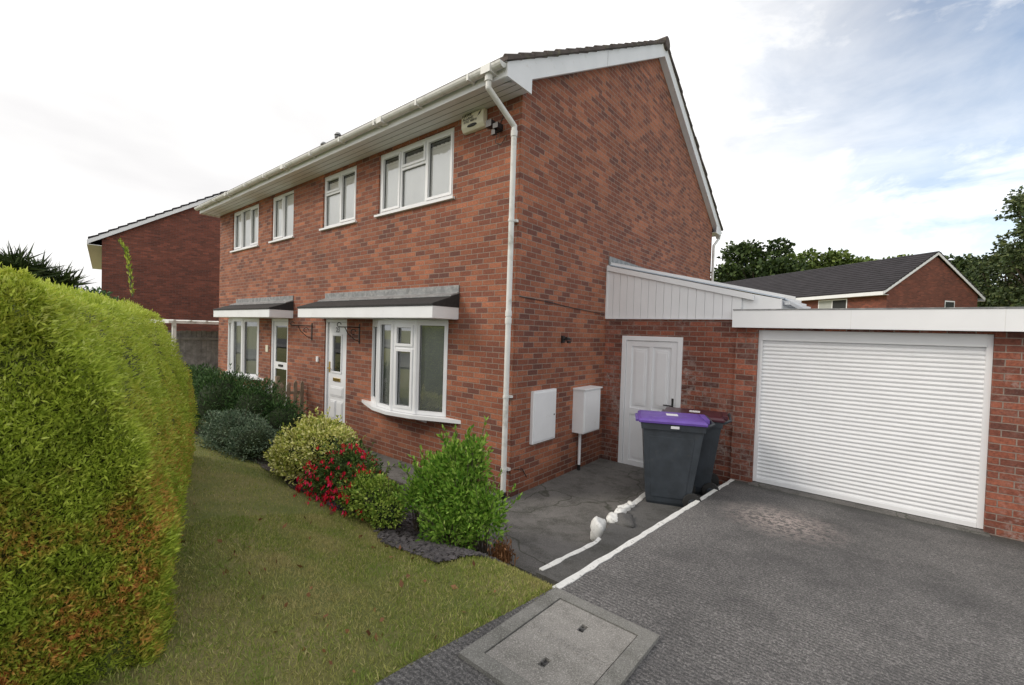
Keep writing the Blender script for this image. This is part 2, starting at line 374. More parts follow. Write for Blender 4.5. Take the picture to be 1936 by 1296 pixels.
def edging(y0,y1,wid,h):
    y=y0; pw=wid; ph=h
    while y<y1-.02:
        b=min(y1,y+random.uniform(.05,.12)); la,lb=strip_left(y),strip_left(b); w=wid+random.uniform(-.008,.008); h2=h+random.uniform(-.004,.006)
        mb.add([(la-.010,y,stripz(y)-.05),(la+pw,y,stripz(y)-.04),(lb+w,b,stripz(b)-.04),(lb-.010,b,stripz(b)-.05),
            (la-.010,y,stripz(y)+ph),(la+pw,y,stripz(y)+.004),(lb+w,b,stripz(b)+.004),(lb-.010,b,stripz(b)+h2)],[(4,5,6,7),(0,1,5,4),(1,2,6,5),(2,3,7,6),(3,0,4,7)],0)
        y=b; pw=w; ph=h2
edging(-1.5,-.62,.022,.010); edging(.52,1.2,.04,.02)
mb.build('painted_strip_edging',['kerbpaint'])
def rock(c,s,seed,rot=0):
    mb=MB(); mb.ball((0,0,0),1,0,seg=14,rings=10)
    vs=[]
    for v in mb.v:
        v=Vector(v); k=1+.16*math.sin(3*v.x+seed)*math.cos(4*v.y+seed*2)+.10*math.sin(7*v.z+5*v.x+seed)
        mx_=max(abs(v.x),abs(v.y),abs(v.z)); v=v*(k*(.55+.45/mx_*.9)); v=Vector((v.x*s[0],v.y*s[1],v.z*s[2])); v.rotate(Matrix.Rotation(rot,3,'Z')); vs.append(tuple(v+Vector(c)))
    mb.v=vs; return mb
allr=MB()
for i,(c,s,r) in enumerate([((1.36,-.30,.13),(.075,.10,.115),.25),((1.42,-.10,.20),(.065,.10,.045),.5),((1.40,.10,.19),(.055,.11,.045),.1),((1.37,.29,.175),(.05,.09,.04),-.2),((1.37,.45,.165),(.045,.06,.035),0)]):
    mb=rock(c,s,i+3,r); allr.add(mb.v,mb.f,0)
allr.build('painted_rocks',['kerbpaint'],smooth=True)
mb=rock((1.52,-.06,.18),(.11,.15,.06),9,.4); mb.build('garden_stone',['strip'],smooth=True)
def pathz(y): return .015+.12*max(0,-y-.25)
mb=MB(); 
for a,b in zip(np.arange(-1.4,2.3,.2),list(np.arange(-1.2,2.3,.2))+[2.37]):
    b=min(b,2.37)
    xl=float(-.02 if a>=-.05 else np.interp(a,[-1.4,-.9,-.2],[.72,.35,0.0])); xl2=float(-.02 if b>=-.05 else np.interp(b,[-1.4,-.9,-.2],[.72,.35,0.0]))
    mb.add([(xl,a,pathz(a)),(1.52,a,pathz(a)),(1.52,b,pathz(b)),(xl2,b,pathz(b))],[(0,1,2,3)],0)
    mb.add([(xl,a,pathz(a)),(xl2,b,pathz(b)),(xl2,b,-.2),(xl,a,-.2)],[(0,1,2,3)],0)
mb.add([(.72,-1.4,pathz(-1.4)),(1.52,-1.4,pathz(-1.4)),(1.52,-1.4,-.1),(.72,-1.4,-.1)],[(0,1,2,3)],0)
mb.box(-5.2,-.03,-.62,-.01,-.15,.012,0)
mb.build('side_path',['path'])
mb=MB(); mb.box(-4.75,-3.7,-.5,-.003,0,.14,0); mb.build('door_step',['path'],bevel=.01)
fr_=lambda x:-1.88-.05*np.sin(x*3.1)-.04*np.sin(x*7)-.16*ss(.0,.7,x)*(1-ss(1.0,1.3,x))+.45*ss(1.0,1.3,x)
bk_=lambda x:-.6 if x<-.1 else -.6-.95*min(1,(x+.1)/.7)
mb=MB(); ex=list(np.arange(-5.8,1.28,.12))
for a,b in zip(ex[:-1],ex[1:]):
    n=8
    for k in range(n):
        pts=[]
        for (x,t) in ((a,k/n),(b,k/n),(b,(k+1)/n),(a,(k+1)/n)):
            y=float(fr_(x))+(bk_(x)-float(fr_(x)))*t; pts.append((x,y,float(gh(x,y))+.014))
        mb.add(pts,[(0,1,2,3)],0)
mb.build('slate_flower_bed',['soil'])
mb=MB()
for k in range(3000):
    x=random.uniform(-1.2,1.24); y=random.uniform(float(fr_(x))-.05,bk_(x)); s=random.uniform(.008,.024)
    z=float(gh(x,y))+.02+random.uniform(0,.012); T=Matrix.Translation((x,y,z))@Matrix.Rotation(random.uniform(0,6.3),4,'Z')@Matrix.Rotation(random.uniform(-.6,.6),4,'X')
    mb.box(-s,s,-s*.6,s*.6,-s*.15,s*.15,0,T)
mb.build('slate_chips',['slate'])

# ------------------------------------------------------------------ house
house=empty('brick_house')
W=10.25; D=8.46; m_=.57; AP=7.5; yr=D/2
zt=4.95
def rl_(y): return AP-m_*abs(y-yr)
ups=[(-2.96,-1.19,3.91,4.89),(-4.77,-3.63,3.91,4.89),(-7.03,-5.98,3.91,4.89),(-9.34,-7.75,3.91,4.89)]
bow1=(-3.03,-1.2,.84,2.21); bow2=(-9.35,-7.6,.84,2.21); dr1=(-4.60,-3.83,.20,2.20); dr2=(-6.98,-6.13,.20,2.20)
mb=MB()
wall_open(mb,'y',0,-W,0,-.3,5.05,ups+[bow1,bow2,dr1,dr2],.10,0,1)
for x in (0,-W):
    mb.add([(x,0,-.3),(x,D,-.3),(x,D,rl_(D)+.05),(x,yr,AP+.05),(x,0,rl_(0)+.05)],[(0,1,2,3,4)],0)
mb.add([(-W,D,-.3),(0,D,-.3),(0,D,5.05),(-W,D,5.05)],[(0,1,2,3)],0)
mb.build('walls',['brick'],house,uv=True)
mb=MB(); mb.box(-W+.1,-.12,.38,.42,0,5,0); mb.build('interior_backing',['dark'],house)
fr=MB();gl=MB();bl=MB()
window(fr,gl,bl,(-2.96,.030),(-1.19,.030),3.91,4.89,[(.30,None,'full'),(.36,.33,None),(.34,None,'full')],drop=.14)
window(fr,gl,bl,(-4.77,.030),(-3.63,.030),3.91,4.89,[(.5,.33,None),(.5,None,'full')],drop=.12)
window(fr,gl,bl,(-7.03,.030),(-5.98,.030),3.91,4.89,[(.5,None,'full'),(.5,None,None)])
window(fr,gl,bl,(-9.34,.030),(-7.75,.030),3.91,4.89,[(.33,None,'full'),(.34,None,None),(.33,None,'full')])
def bow(x0,x1,z0,z1,cols):
    n=4; prof=[0,-.19,-.26,-.19,0]; P=[(x0+(x1-x0)*i/n,prof[i]-.005) for i in range(5)]
    for i in range(n): window(fr,gl,bl,P[i],P[i+1],z0,z1,[cols[i]],fw=.055,bm=1,drop=.03)
    for p in P[1:-1]: fr.cyl((p[0],p[1]+.02,z0),(p[0],p[1]+.02,z1),.034,0,seg=8)
    S=[(x0-.28,.0)]+[(p[0],p[1]-.09) for p in P]+[(x1+.30,.0)]
    S[1]=(x0,-.115);S[-2]=(x1,-.115)
    fr.prism([(a,b,z0-.055) for a,b in S],(0,0,.05),0)
    for xx in (x0+.55,x1-.45): fr.prism([(xx,-.002,z0-.15),(xx,-.002,z0-.056),(xx,-.2,z0-.056),(xx,-.18,z0-.08)],(.045,0,0),0)
    fr.prism([(a,b,z1) for a,b in P],(0,0,.03),0)
bow(-3.03,-1.2,.84,2.17,[(1,None,'full'),(1,None,None),(1,.27,'b'),(1,None,None)])
bow(-9.35,-7.6,.84,2.17,[(1,None,None),(1,None,'full'),(1,None,None),(1,None,None)])
for a in ups: fr.box(a[0]-.05,a[1]+.05,-.045,.029,a[2]-.035,a[2]-.002,0)
fr.build('window_frames',['upvc','black'],house)
gl.build('window_glass',['glass'],house); bl.build('window_blinds',['blind','blind2'],house)
def door(x0,x1,z0,z1,glassy,y=.05):
    d=MB()
    fw=.055
    d.box(x0,x0+fw,y-.03,y+.04,z0,z1,0); d.box(x1-fw,x1,y-.03,y+.04,z0,z1,0); d.box(x0+fw,x1-fw,y-.03,y+.04,z1-fw,z1,0); d.box(x0+fw,x1-fw,y-.05,y+.04,z0,z0+.05,0)
    a,b,c,e=x0+fw+.004,x1-fw-.004,z0+.052,z1-fw-.004
    w=b-a
    if glassy=='half':
        gx0,gx1,gz0,gz1=a+w*.26,b-w*.30,c+.98,e-.25
        d.box(a,gx0,y,y+.04,c,e,0); d.box(gx1,b,y,y+.04,c,e,0); d.box(gx0,gx1,y,y+.04,c,gz0,0); d.box(gx0,gx1,y,y+.04,gz1,e,0)
        for q in ((gx0-.03,gx0,gz0-.03,gz1+.03),(gx1,gx1+.03,gz0-.03,gz1+.03)): d.box(q[0],q[1],y-.014,y+.002,q[2],q[3],0)
        for q in ((gz0-.03,gz0),(gz1,gz1+.03)): d.box(gx0,gx1,y-.014,y+.002,q[0],q[1],0)
        d.box(gx0,gx1,y+.015,y+.018,gz0,gz1,1)
        d.box(gx0,gx1,y+.022,y+.03,gz0,gz1,2)
        for (pa,pb,pc,pd) in ((a+.1,b-.1,c+.52,c+.70),(a+.1,(a+b)/2-.02,c+.1,c+.44),((a+b)/2+.02,b-.1,c+.1,c+.44)):
            d.box(pa,pb,y-.012,y+.002,pc,pd,0); d.box(pa+.025,pb-.025,y-.02,y-.01,pc+.025,pd-.025,0)
        d.box((a+b)/2-.12,(a+b)/2+.12,y-.016,y+.001,c+.80,c+.86,3)
        d.box(a+.05,a+.075,y-.016,y+.001,c+.95,c+1.15,3); d.cyl((a+.06,y-.045,c+1.03),(a+.17,y-.045,c+1.03),.009,3); d.cyl((a+.062,y-.045,c+1.03),(a+.062,y,c+1.03),.009,3)
    elif glassy=='full':
        d.box(a,a+.09,y,y+.04,c,e,0); d.box(b-.09,b,y,y+.04,c,e,0); d.box(a+.09,b-.09,y,y+.04,c,c+.12,0); d.box(a+.09,b-.09,y,y+.04,e-.1,e,0); d.box(a+.09,b-.09,y,y+.04,c+.85,c+1.0,0)
        d.box(a+.09,b-.09,y+.015,y+.018,c+.12,c+.85,1); d.box(a+.09,b-.09,y+.015,y+.018,c+1.,e-.1,1); d.box(a+.09,b-.09,y+.03,y+.036,c+.12,e-.1,2)
        d.box((a+b)/2-.11,(a+b)/2+.11,y-.012,y+.001,c+.9,c+.95,3)
    return d
door(*dr1,'half').build('front_door',['upvc','obscure','dglass','brass'],house,bevel=.003)
door(*dr2,'full').build('neighbour_front_door',['upvc','obscure','dglass','black'],house,bevel=.003)
def text(body,loc,size,rot,mat,parent,name,ext=.002,align='CENTER'):
    cu=bpy.data.curves.new(name,'FONT'); cu.body=body; cu.size=size; cu.extrude=ext; cu.align_x=align; cu.align_y='CENTER'
    cu.materials.append(M[mat]); o=bpy.data.objects.new(name,cu); o.location=loc; o.rotation_euler=rot; COL.objects.link(o); o.parent=parent; return o
text('23',(-4.215,.045,2.0),.13,(math.pi/2,0,0),'numgrey',house,'door_number')
def canopy(x0,x1,nm):
    c=MB(); dp=.45
    c.box(x0,x1,-dp-.02,-dp,2.21,2.37,0)
    c.box(x1-.02,x1,-dp,-.002,2.21,2.37,0); c.box(x0,x0+.02,-dp,-.002,2.21,2.37,0)
    c.box(x0+.02,x1-.02,-dp,-.002,2.205,2.22,0)
    c.prism([(x0-.01,-dp-.035,2.372),(x0-.01,-dp-.035,2.40),(x0-.01,-.002,2.56),(x0-.01,-.002,2.372)],(x1-x0+.02,0,0),1)
    c.prism([(x0+.1,-.16,2.512),(x0+.1,-.16,2.53),(x0+.1,-.016,2.585),(x0+.1,-.016,2.68),(x0+.1,-.001,2.68),(x0+.1,-.001,2.565)],(x1-x0-.1,0,0),2)
    c.build(nm,['wpaint','felt','lead'],house,bevel=.003)
canopy(-4.69,-1.0,'canopy'); canopy(-9.1,-5.9,'neighbour_canopy')
e=MB(); xl=-W-.12; xr=.12; dp=.42
e.box(xl,xr-.02,-dp-.02,-dp,zt-.03,zt+.17,0)
e.box(xl,xr-.02,-dp,-.002,zt-.012,zt,0)
for k in range(3): e.box(xl,xr-.03,-dp+.1*(k+1),-dp+.1*(k+1)+.006,zt-.016,zt-.012,1)
e.box(xl,xr-.02,D+dp,D+dp+.02,zt-.03,zt+.17,0); e.box(xl,xr-.02,D+.002,D+dp,zt-.012,zt,0)
def barge(x,th,mb):
    for s in (0,1):
        ya=-dp-.02 if s==0 else D+dp+.02
        pa=rl_(ya); y2=ya+(.46 if s==0 else -.46)
        pts=[(x,ya,pa+.235),(x,yr,AP+.235),(x,yr,AP-.01),(x,y2,rl_(y2)-.01),(x,y2,zt-.035),(x,ya,zt-.035)]
        mb.prism(pts,(th,0,0),0)
barge(.098,.024,e); barge(-W-.122,.024,e)
for yj in (1.9,5.9):
    e.prism([(.1225,yj,rl_(yj)-.008),(.1225,yj+.006,rl_(yj+.006)-.008),(.1225,yj+.006,rl_(yj+.006)+.23),(.1225,yj,rl_(yj)+.23)],(.0015,0,0),1)
for s in (0,1):
    a=(-dp if s==0 else D+dp)
    e.add([(0,yr,AP-.002),(.1,yr,AP-.002),(.1,a,rl_(a)-.002),(0,a,rl_(a)-.002)],[(0,1,2,3)],0)
e.build('fascia_and_bargeboards',['wpaint','lead'],house,bevel=.003)
g=MB(); gy=-dp-.085; gz=zt+.075
def gutter(x0,x1,gy,gz,mbb):
    pr=[]; n=9
    for i in range(n): t=math.pi*i/(n-1); pr.append((gy-math.cos(t)*.058,gz+.02-math.sin(t)*.062))
    for i in range(n): t=math.pi*(n-1-i)/(n-1); pr.append((gy-math.cos(t)*.054,gz+.02-math.sin(t)*.057))
    k=len(pr)
    mbb.add([(x0,a,b) for a,b in pr]+[(x1,a,b) for a,b in pr],[(i,(i+1)%k,k+(i+1)%k,k+i) for i in range(k)]+[tuple(range(n))],0)
    mbb.add([(x1,a,b) for a,b in pr[:n]],[tuple(range(n))],0)
gutter(xl,xr-.01,gy,gz,g)
for x in np.arange(-9.9,0,.95): g.box(x,x+.03,gy-.063,gy+.063,gz-.048,gz+.026,0)
for x in (-2.2,-5.3,-8.2): g.box(x,x+.11,gy-.067,gy+.067,gz-.052,gz+.03,0)
ox=-.10
g.cyl((ox,gy,gz-.13),(ox,gy,gz-.03),.045,0); g.box(ox-.07,ox+.07,gy-.066,gy+.066,gz-.06,gz+.028,0)
px=-.055; py=-.075
g.tube([(ox,gy,gz-.12),(ox,gy,gz-.20),(px,py,gz-.48),(px,py,gz-.62)],.034,0)
g.cyl((px,py,.06),(px,py,gz-.55),.034,0,seg=16)
for z in (4.42,2.25,2.16): g.cyl((px,py,z),(px,py,z+.07),.041,0,seg=16)
for z in (3.4,1.25,.35): g.cyl((px,py,z),(px,py,z+.03),.040,0,seg=16); g.box(px-.05,px+.05,py+.03,-.001,z,z+.03,0)
g.cyl((px,py,.0),(px,py-.03,.09),.05,1,seg=12)
gutter(xl,xr-.01,D+dp+.085,gz,g)
g.tube([(.06,D+dp+.08,gz),(.06,D+dp+.08,gz-.15),(.06,D-.03,gz-.45),(.06,D-.03,0.)],.034,0)
g.build('gutter_and_downpipe',['weather','black'],house)
t=MB()
for s in (0,1):
    L=math.hypot(yr+dp+.06,(yr+dp+.06)*m_); n=int(L/.30)
    for k in range(n+1):
        f0=k/(n+1); f1=min(1.0,(k+1.12)/(n+1))
        ya=-dp-.06+(yr+dp+.06)*f0; yb=-dp-.06+(yr+dp+.06)*f1
        za=rl_(ya)+.25; zb=rl_(yb)+.25; j=random.uniform(-.006,.006)
        P=[(ya,za+.0),(ya,za+.055+j),(yb,zb+.02+j),(yb,zb-.005)]
        if s: P=[(D-y,z) for y,z in P]
        t.prism([(xl-.06,y,z) for y,z in P],(xr-xl+.10+random.uniform(-.01,.01),0,0),0)
        y0,y1=(ya,yb) if s==0 else (D-ya,D-yb)
        t.cyl((xr+.0,y0,za+.035+j),(xr+.0,y1,zb+.015+j),.034,0,seg=8)
for k in range(int((xr-xl)/.45)+1):
    x=xl-.05+k*.45; t.cyl((x,yr,AP+.22),(min(x+.46,xr+.05),yr,AP+.225),.13,0,r1=.122,seg=16)
t.build('roof_tiles',['tile'],house)
mb=MB()
for (x,y,z) in ((-7.0,1.5,6.86),(-8.0,1.66,6.93)):
    mb.cyl((x,y,6.1),(x,y,z-.1),.055,0); mb.cyl((x,y,z-.22),(x,y,z-.18),.085,0); mb.cyl((x,y,z-.06),(x,y,z),.09,0,r1=.05); mb.cyl((x,y,z-.12),(x,y,z-.09),.08,0)
mb.build('roof_flues',['lead'],house)
mb=MB()
mb.box(.001,.045,.36,.90,.61,1.30,0); mb.box(.045,.056,.385,.875,.635,1.275,0); mb.cyl((.056,.84,.95),(.062,.84,.95),.012,2)
mb.box(.001,.19,1.42,1.92,.60,1.24,0); mb.box(.19,.202,1.44,1.90,.62,1.22,0); mb.box(.001,.215,1.40,1.94,1.24,1.262,0)
mb.cyl((.06,1.56,-.02),(.06,1.56,.6),.022,0); mb.cyl((.06,1.56,-.02),(.06,1.56,.10),.024,2)
mb.build('meter_boxes',['wpaint','upvc','black'],house,bevel=.006)
mb=MB(); mb.box(.001,.03,1.04,1.10,1.93,2.03,0); mb.tube([(.02,1.07,1.98),(.14,1.07,1.98),(.14,1.0,1.99)],.010,0); mb.cyl((.14,.95,1.99),(.14,1.03,1.99),.026,0,r1=.018); mb.box(.12,.15,1.0,1.06,1.93,1.96,0)
mb.tube([(.012,.05,2.50),(.012,.6,2.485),(.012,1.3,2.44),(.012,2.3,2.40)],.005,0); mb.tube([(.012,.05,.35),(.02,.2,.33),(.02,.3,.2)],.005,0)
mb.build('gable_light_and_cable',['black'],house)
mb=MB(); mb.box(.001,.02,2.41,6.4,3.2,3.36,0); mb.build('lead_flashing',['lead'],house)
mb=MB(); mb.prism([(-.97,-.001,4.69),(-.97,-.001,4.935),(-.97,-.05,4.935),(-.97,-.085,4.90),(-.97,-.085,4.75),(-.97,-.05,4.70)],(.40,0,0),0)
mb.build('alarm_box',['cream'],house,bevel=.012)
text('HAWK',(-.86,-.0875,4.892),.058,(math.pi/2,0,0),'black',house,'alarm_text_1',.001)
text('ALARMS',(-.84,-.0875,4.848),.052,(math.pi/2,0,0),'black',house,'alarm_text_2',.001)
text('01952 480918',(-.80,-.0875,4.81),.040,(math.pi/2,0,0),'black',house,'alarm_text_3',.001)
mb=MB(); mb.prism([(-.67,-.0865,4.84),(-.63,-.0865,4.86),(-.60,-.0865,4.90),(-.635,-.0865,4.885)],(0,-.001,0),0); mb.ball((-.77,-.080,4.755),.1,0,sc=(1.,.12,.22)); mb.build('alarm_mark',['black'],house)
mb=MB(); mb.box(-.40,-.30,-.03,-.001,4.58,4.66,0); mb.tube([(-.35,-.02,4.62),(-.35,-.10,4.62)],.015,0); mb.box(-.44,-.35,-.17,-.09,4.60,4.68,0); mb.box(-.33,-.25,-.16,-.09,4.56,4.62,0); mb.box(-.37,-.31,-.14,-.1,4.50,4.56,0)
mb.tube([(-.35,-.01,4.66),(-.28,-.01,4.78),(-.3,-.01,4.92)],.005,0); mb.tube([(-.37,-.03,4.55),(-.40,-.03,4.45),(-.30,-.03,4.40),(-.22,-.02,4.50)],.004,0)
mb.build('security_light',['black'],house)
mb=MB()
for x in (-5.09,-3.42):
    mb.box(x-.012,x+.012,-.012,-.001,1.78,2.12,0)
    mb.tube([(x,-.01,2.06),(x,-.38,2.06)],.008,0,seg=6); mb.tube([(x,-.01,1.82),(x,-.10,1.85),(x,-.22,1.95),(x,-.28,2.06)],.007,0,seg=6)
    pts=[(x,-.38-.035*math.sin(a),2.06+.035-.035*math.cos(a)) for a in np.linspace(0,4.6,8)]; mb.tube(pts,.007,0,seg=6)
    pts=[(x,-.12+.045*math.cos(a),1.98+.045*math.sin(a)) for a in np.linspace(0,5.2,9)]; mb.tube(pts,.006,0,seg=6)
mb.build('hanging_basket_brackets',['black'],house)
mb=MB(); mb.box(-4.86,-4.79,-.03,-.001,1.38,1.48,0); mb.box(-7.2,-7.08,-.015,-.001,1.45,1.60,1); mb.box(-5.5,-5.42,-.02,-.001,.55,.7,0)
mb.build('doorbell_and_number_plate',['upvc','cream'],house)
mb=MB()
for k,y in enumerate(np.arange(-.08,-1.15,-.13)):
    mm=1 if k>4 else 0
    h=.92+.02*math.sin(k*2)
    mb.prism([(-5.3,y-.035,.02),(-5.3,y+.035,.02),(-5.3,y+.035,h),(-5.3,y,h+.05),(-5.3,y-.035,h)],(.02,0,0),mm)
mb.box(-5.33,-5.302,-1.15,-.02,.25,.31,0); mb.box(-5.33,-5.302,-1.15,-.02,.72,.78,0)
mb.box(-5.40,-5.335,-.55,-.48,0,1.08,0)
mb.build('picket_fence',['wood','wpaint'],None,bevel=.003)

# ------------------------------------------------------------------ side link wall + lean-to
G=2.385
lean=empty('lean_to_side_porch')
mb=MB()
wall_open(mb,'y',G,.002,2.0,-.2,2.33,[(.31,1.26,-.11,2.06)],.08,0,1)
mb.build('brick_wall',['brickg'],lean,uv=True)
mb=MB(); mb.box(.0,2.0,G+.3,G+.34,-.1,2.3,0); mb.build('backing',['dark'],lean)
d=MB(); x0,x1,z0,z1=.31,1.26,-.08,2.06; y=G+.01
fw=.07
d.box(x0,x0+fw,y-.03,y+.05,z0,z1,0); d.box(x1-fw,x1,y-.03,y+.05,z0,z1,0); d.box(x0+fw,x1-fw,y-.03,y+.05,z1-fw,z1,0); d.box(x0-.01,x1+.01,y-.06,y+.05,z0-.03,z0+.05,0)
a,b,c,e2=x0+fw+.004,x1-fw-.004,z0+.054,z1-fw-.004
d.box(a,b,y+.01,y+.05,c,e2,0)
q=.09
d.box(a,a+q,y-.012,y+.009,c,e2,0); d.box(b-q,b,y-.012,y+.009,c,e2,0); d.box(a+q,b-q,y-.012,y+.009,e2-q,e2,0); d.box(a+q,b-q,y-.012,y+.009,c,c+.12,0); d.box(a+q,b-q,y-.012,y+.009,c+.85,c+.95,0)
mid=(a+b)/2
d.box(mid-.03,mid+.03,y-.012,y+.009,c+.95,e2-q,0)
for (pa,pb) in ((a+q,mid-.03),(mid+.03,b-q)):
    d.box(pa+.045,pb-.045,y-.004,y+.011,c+1.0,e2-q-.05,0); d.box(pa+.07,pb-.07,y-.010,y-.003,c+1.03,e2-q-.08,0)
d.box(a+q+.05,b-q-.05,y-.004,y+.011,c+.17,c+.8,0)
d.box(mid-.13,mid+.13,y-.020,y-.011,c+.87,c+.93,1)
d.box(b-.06,b-.03,y-.02,y-.011,c+.95,c+1.17,1); d.cyl((b-.045,y-.055,c+1.06),(b-.17,y-.055,c+1.06),.010,1); d.cyl((b-.045,y-.055,c+1.06),(b-.045,y-.01,c+1.06),.010,1)
d.build('side_door',['upvc','black'],lean,bevel=.004)
c=MB(); n=17; xa,xb=.01,2.02
topz=lambda x:3.15-(x/2.1)*.52
for i in range(n):
    x0=xa+(xb-xa)*i/n; x1=xa+(xb-xa)*(i+1)/n-.005
    c.prism([(x0,G-.02,2.335),(x1,G-.02,2.335),(x1,G-.02,topz(x1)),(x0,G-.02,topz(x0))],(0,.02,0),0)
c.prism([(xa,G-.006,2.34),(xb,G-.006,2.34),(xb,G-.006,topz(xb)),(xa,G-.006,topz(xa))],(0,.05,0),0)
c.prism([(xa,G-.05,topz(xa)-.03),(2.16,G-.05,topz(2.16)-.03),(2.16,G-.05,topz(2.16)+.05),(xa,G-.05,topz(xa)+.05)],(0,.06,0),0)
c.box(xa,xb-.1,G-.035,G-.0,2.325,2.345,0); c.box(.0,.03,G-.03,G+.02,2.33,3.2,0)
c.prism([(2.021,G+.02,2.46),(2.46,G+.02,2.46),(2.46,G+.02,2.598),(2.021,G+.02,2.70)],(0,.02,0),0)
c.box(2.46,2.48,G+.02,G+4.2,2.46,2.60,0)
c.build('white_cladding',['upvc'],lean)
c=MB()
c.prism([(.02,G+.05,3.21),(2.5,G+.05,2.60),(2.5,G+.05,2.615),(.02,G+.05,3.225)],(0,4.2,0),0)
for k in range(7):
    y=G+.07+k*.68
    c.prism([(.02,y,3.227),(2.62,y,2.588),(2.62,y,2.628),(.02,y,3.267)],(0,.05,0),1)
c.box(2.50,2.56,G+.12,G+4.3,2.53,2.58,1)
c.build('lean_to_roof',['poly','upvc'],lean)

# ------------------------------------------------------------------ garage
gar=empty('brick_garage')
mb=MB(); gy2=G-.035
wall_open(mb,'y',gy2,1.97,4.66,-.2,2.22,[(2.235,4.365,.14,2.19)],.11,0,1)
mb.add([(1.97,gy2,-.2),(1.97,gy2+5.5,-.2),(1.97,gy2+5.5,2.22),(1.97,gy2,2.22)],[(0,1,2,3)],0)
mb.add([(4.66,gy2,-.2),(4.66,gy2+5.5,-.2),(4.66,gy2+5.5,2.22),(4.66,gy2,2.22)],[(0,1,2,3)],0)
mb.build('garage_walls',['brickg'],gar,uv=True)
mb=MB(); mb.box(1.95,8.0,gy2-.16,gy2-.135,2.215,2.44,0); mb.box(1.95,1.975,gy2-.135,gy2+5.5,2.215,2.44,0); mb.box(1.975,8,gy2-.135,gy2-.003,2.215,2.23,0)
mb.box(1.955,8.0,gy2-.17,gy2+5.4,2.442,2.455,1)
for x in (3.2,4.4): mb.box(x,x+.003,gy2-.1615,gy2-.16,2.216,2.439,2)
mb.build('garage_fascia',['upvc','lead','weather'],gar,bevel=.003)
prof=[]; z=.20; yb=gy2+.07; nsl=37; hh=(2.06-.20)/nsl
for i in range(nsl):
    for (k,dy) in ((0,.010),(.12,.010),(.20,.002),(.5,-.004),(.84,.002),(.92,.010)): prof.append((yb+dy,z+hh*k))
    z+=hh
prof.append((yb+.010,z))
mb=MB(); n=len(prof)
mb.add([(2.28,a,b) for a,b in prof]+[(4.32,a,b) for a,b in prof],[(i,i+1,n+i+1,n+i) for i in range(n-1)],0)
mb.box(2.237,2.285,gy2+.045,gy2+.10,.17,2.185,0); mb.box(4.315,4.363,gy2+.045,gy2+.10,.17,2.185,0)
mb.box(2.285,4.315,gy2+.035,gy2+.10,2.055,2.188,0); mb.box(2.286,4.314,gy2+.055,gy2+.085,.165,.215,0); mb.box(2.286,4.314,gy2+.058,gy2+.082,.148,.164,1)
mb.build('roller_garage_door',['upvc','rubber'],gar)
mb=MB(); mb.box(2.2,4.4,gy2-.10,gy2+.12,.05,.158,0); mb.build('garage_threshold',['path'],gar,bevel=.01)
ng=empty('neighbouring_garage')
mb=MB(); wall_open(mb,'y',gy2,4.76,8,-.2,2.22,[(5.05,7.3,.14,2.1)],.1,0,1); mb.add([(4.76,gy2,-.2),(4.76,gy2+5.5,-.2),(4.76,gy2+5.5,2.22),(4.76,gy2,2.22)],[(0,1,2,3)],0); mb.build('walls',['brickg'],ng,uv=True)
mb=MB(); mb.box(5.05,7.3,gy2+.06,gy2+.09,.1,2.15,0); mb.cyl((4.71,gy2-.01,.1),(4.71,gy2-.01,2.2),.03,0); mb.build('door_and_pipe',['teal'],ng)

# ------------------------------------------------------------------ manhole
mh=empty('manhole_cover'); mb=MB()
x0,x1,y0,y1=1.86,2.53,-2.70,-1.84
mz=drivez
def sbox(xa,xb,ya,yb,h0,h1,m):
    mb.add([(xa,ya,mz(ya)+h0),(xb,ya,mz(ya)+h0),(xb,yb,mz(yb)+h0),(xa,yb,mz(yb)+h0),(xa,ya,mz(ya)+h1),(xb,ya,mz(ya)+h1),(xb,yb,mz(yb)+h1),(xa,yb,mz(yb)+h1)],
              [(0,3,2,1),(4,5,6,7),(0,1,5,4),(1,2,6,5),(2,3,7,6),(3,0,4,7)],m)
fwid=.085
sbox(x0,x0+fwid,y0,y1,-.1,.022,0); sbox(x1-fwid,x1,y0,y1,-.1,.022,0); sbox(x0+fwid,x1-fwid,y0,y0+fwid,-.1,.022,0); sbox(x0+fwid,x1-fwid,y1-fwid,y1,-.1,.022,0)
g_=.007; lx0,lx1,ly0,ly1=x0+fwid+g_,x1-fwid-g_,y0+fwid+g_,y1-fwid-g_; lm=(lx0+lx1)/2
s1=(ly0+.12,ly0+.19); s2=(ly1-.19,ly1-.12); sw=.018
sbox(lx0,lm-sw,ly0,ly1,-.06,.017,1); sbox(lm+sw,lx1,ly0,ly1,-.06,.017,1)
sbox(lm-sw,lm+sw,ly0,s1[0],-.06,.017,1); sbox(lm-sw,lm+sw,s1[1],s2[0],-.06,.017,1); sbox(lm-sw,lm+sw,s2[1],ly1,-.06,.017,1)
sbox(lm-sw,lm+sw,s1[0],s1[1],-.06,-.02,2); sbox(lm-sw,lm+sw,s2[0],s2[1],-.06,-.02,2)
for (a,b) in (s1,s2): mb.cyl((lm-sw,(a+b)/2,mz((a+b)/2)+.002),(lm+sw,(a+b)/2,mz((a+b)/2)+.002),.006,2)
mb.build('frame_and_lid',['mconc','mlid','black'],mh)
ty=(ly0+ly1)/2
ct=text('TIL BYRNE LTE',(lm,ty,mz(ty)+.0155),.066,(-math.atan(.065),0,0),'mlid',mh,'cast_lettering',.004)

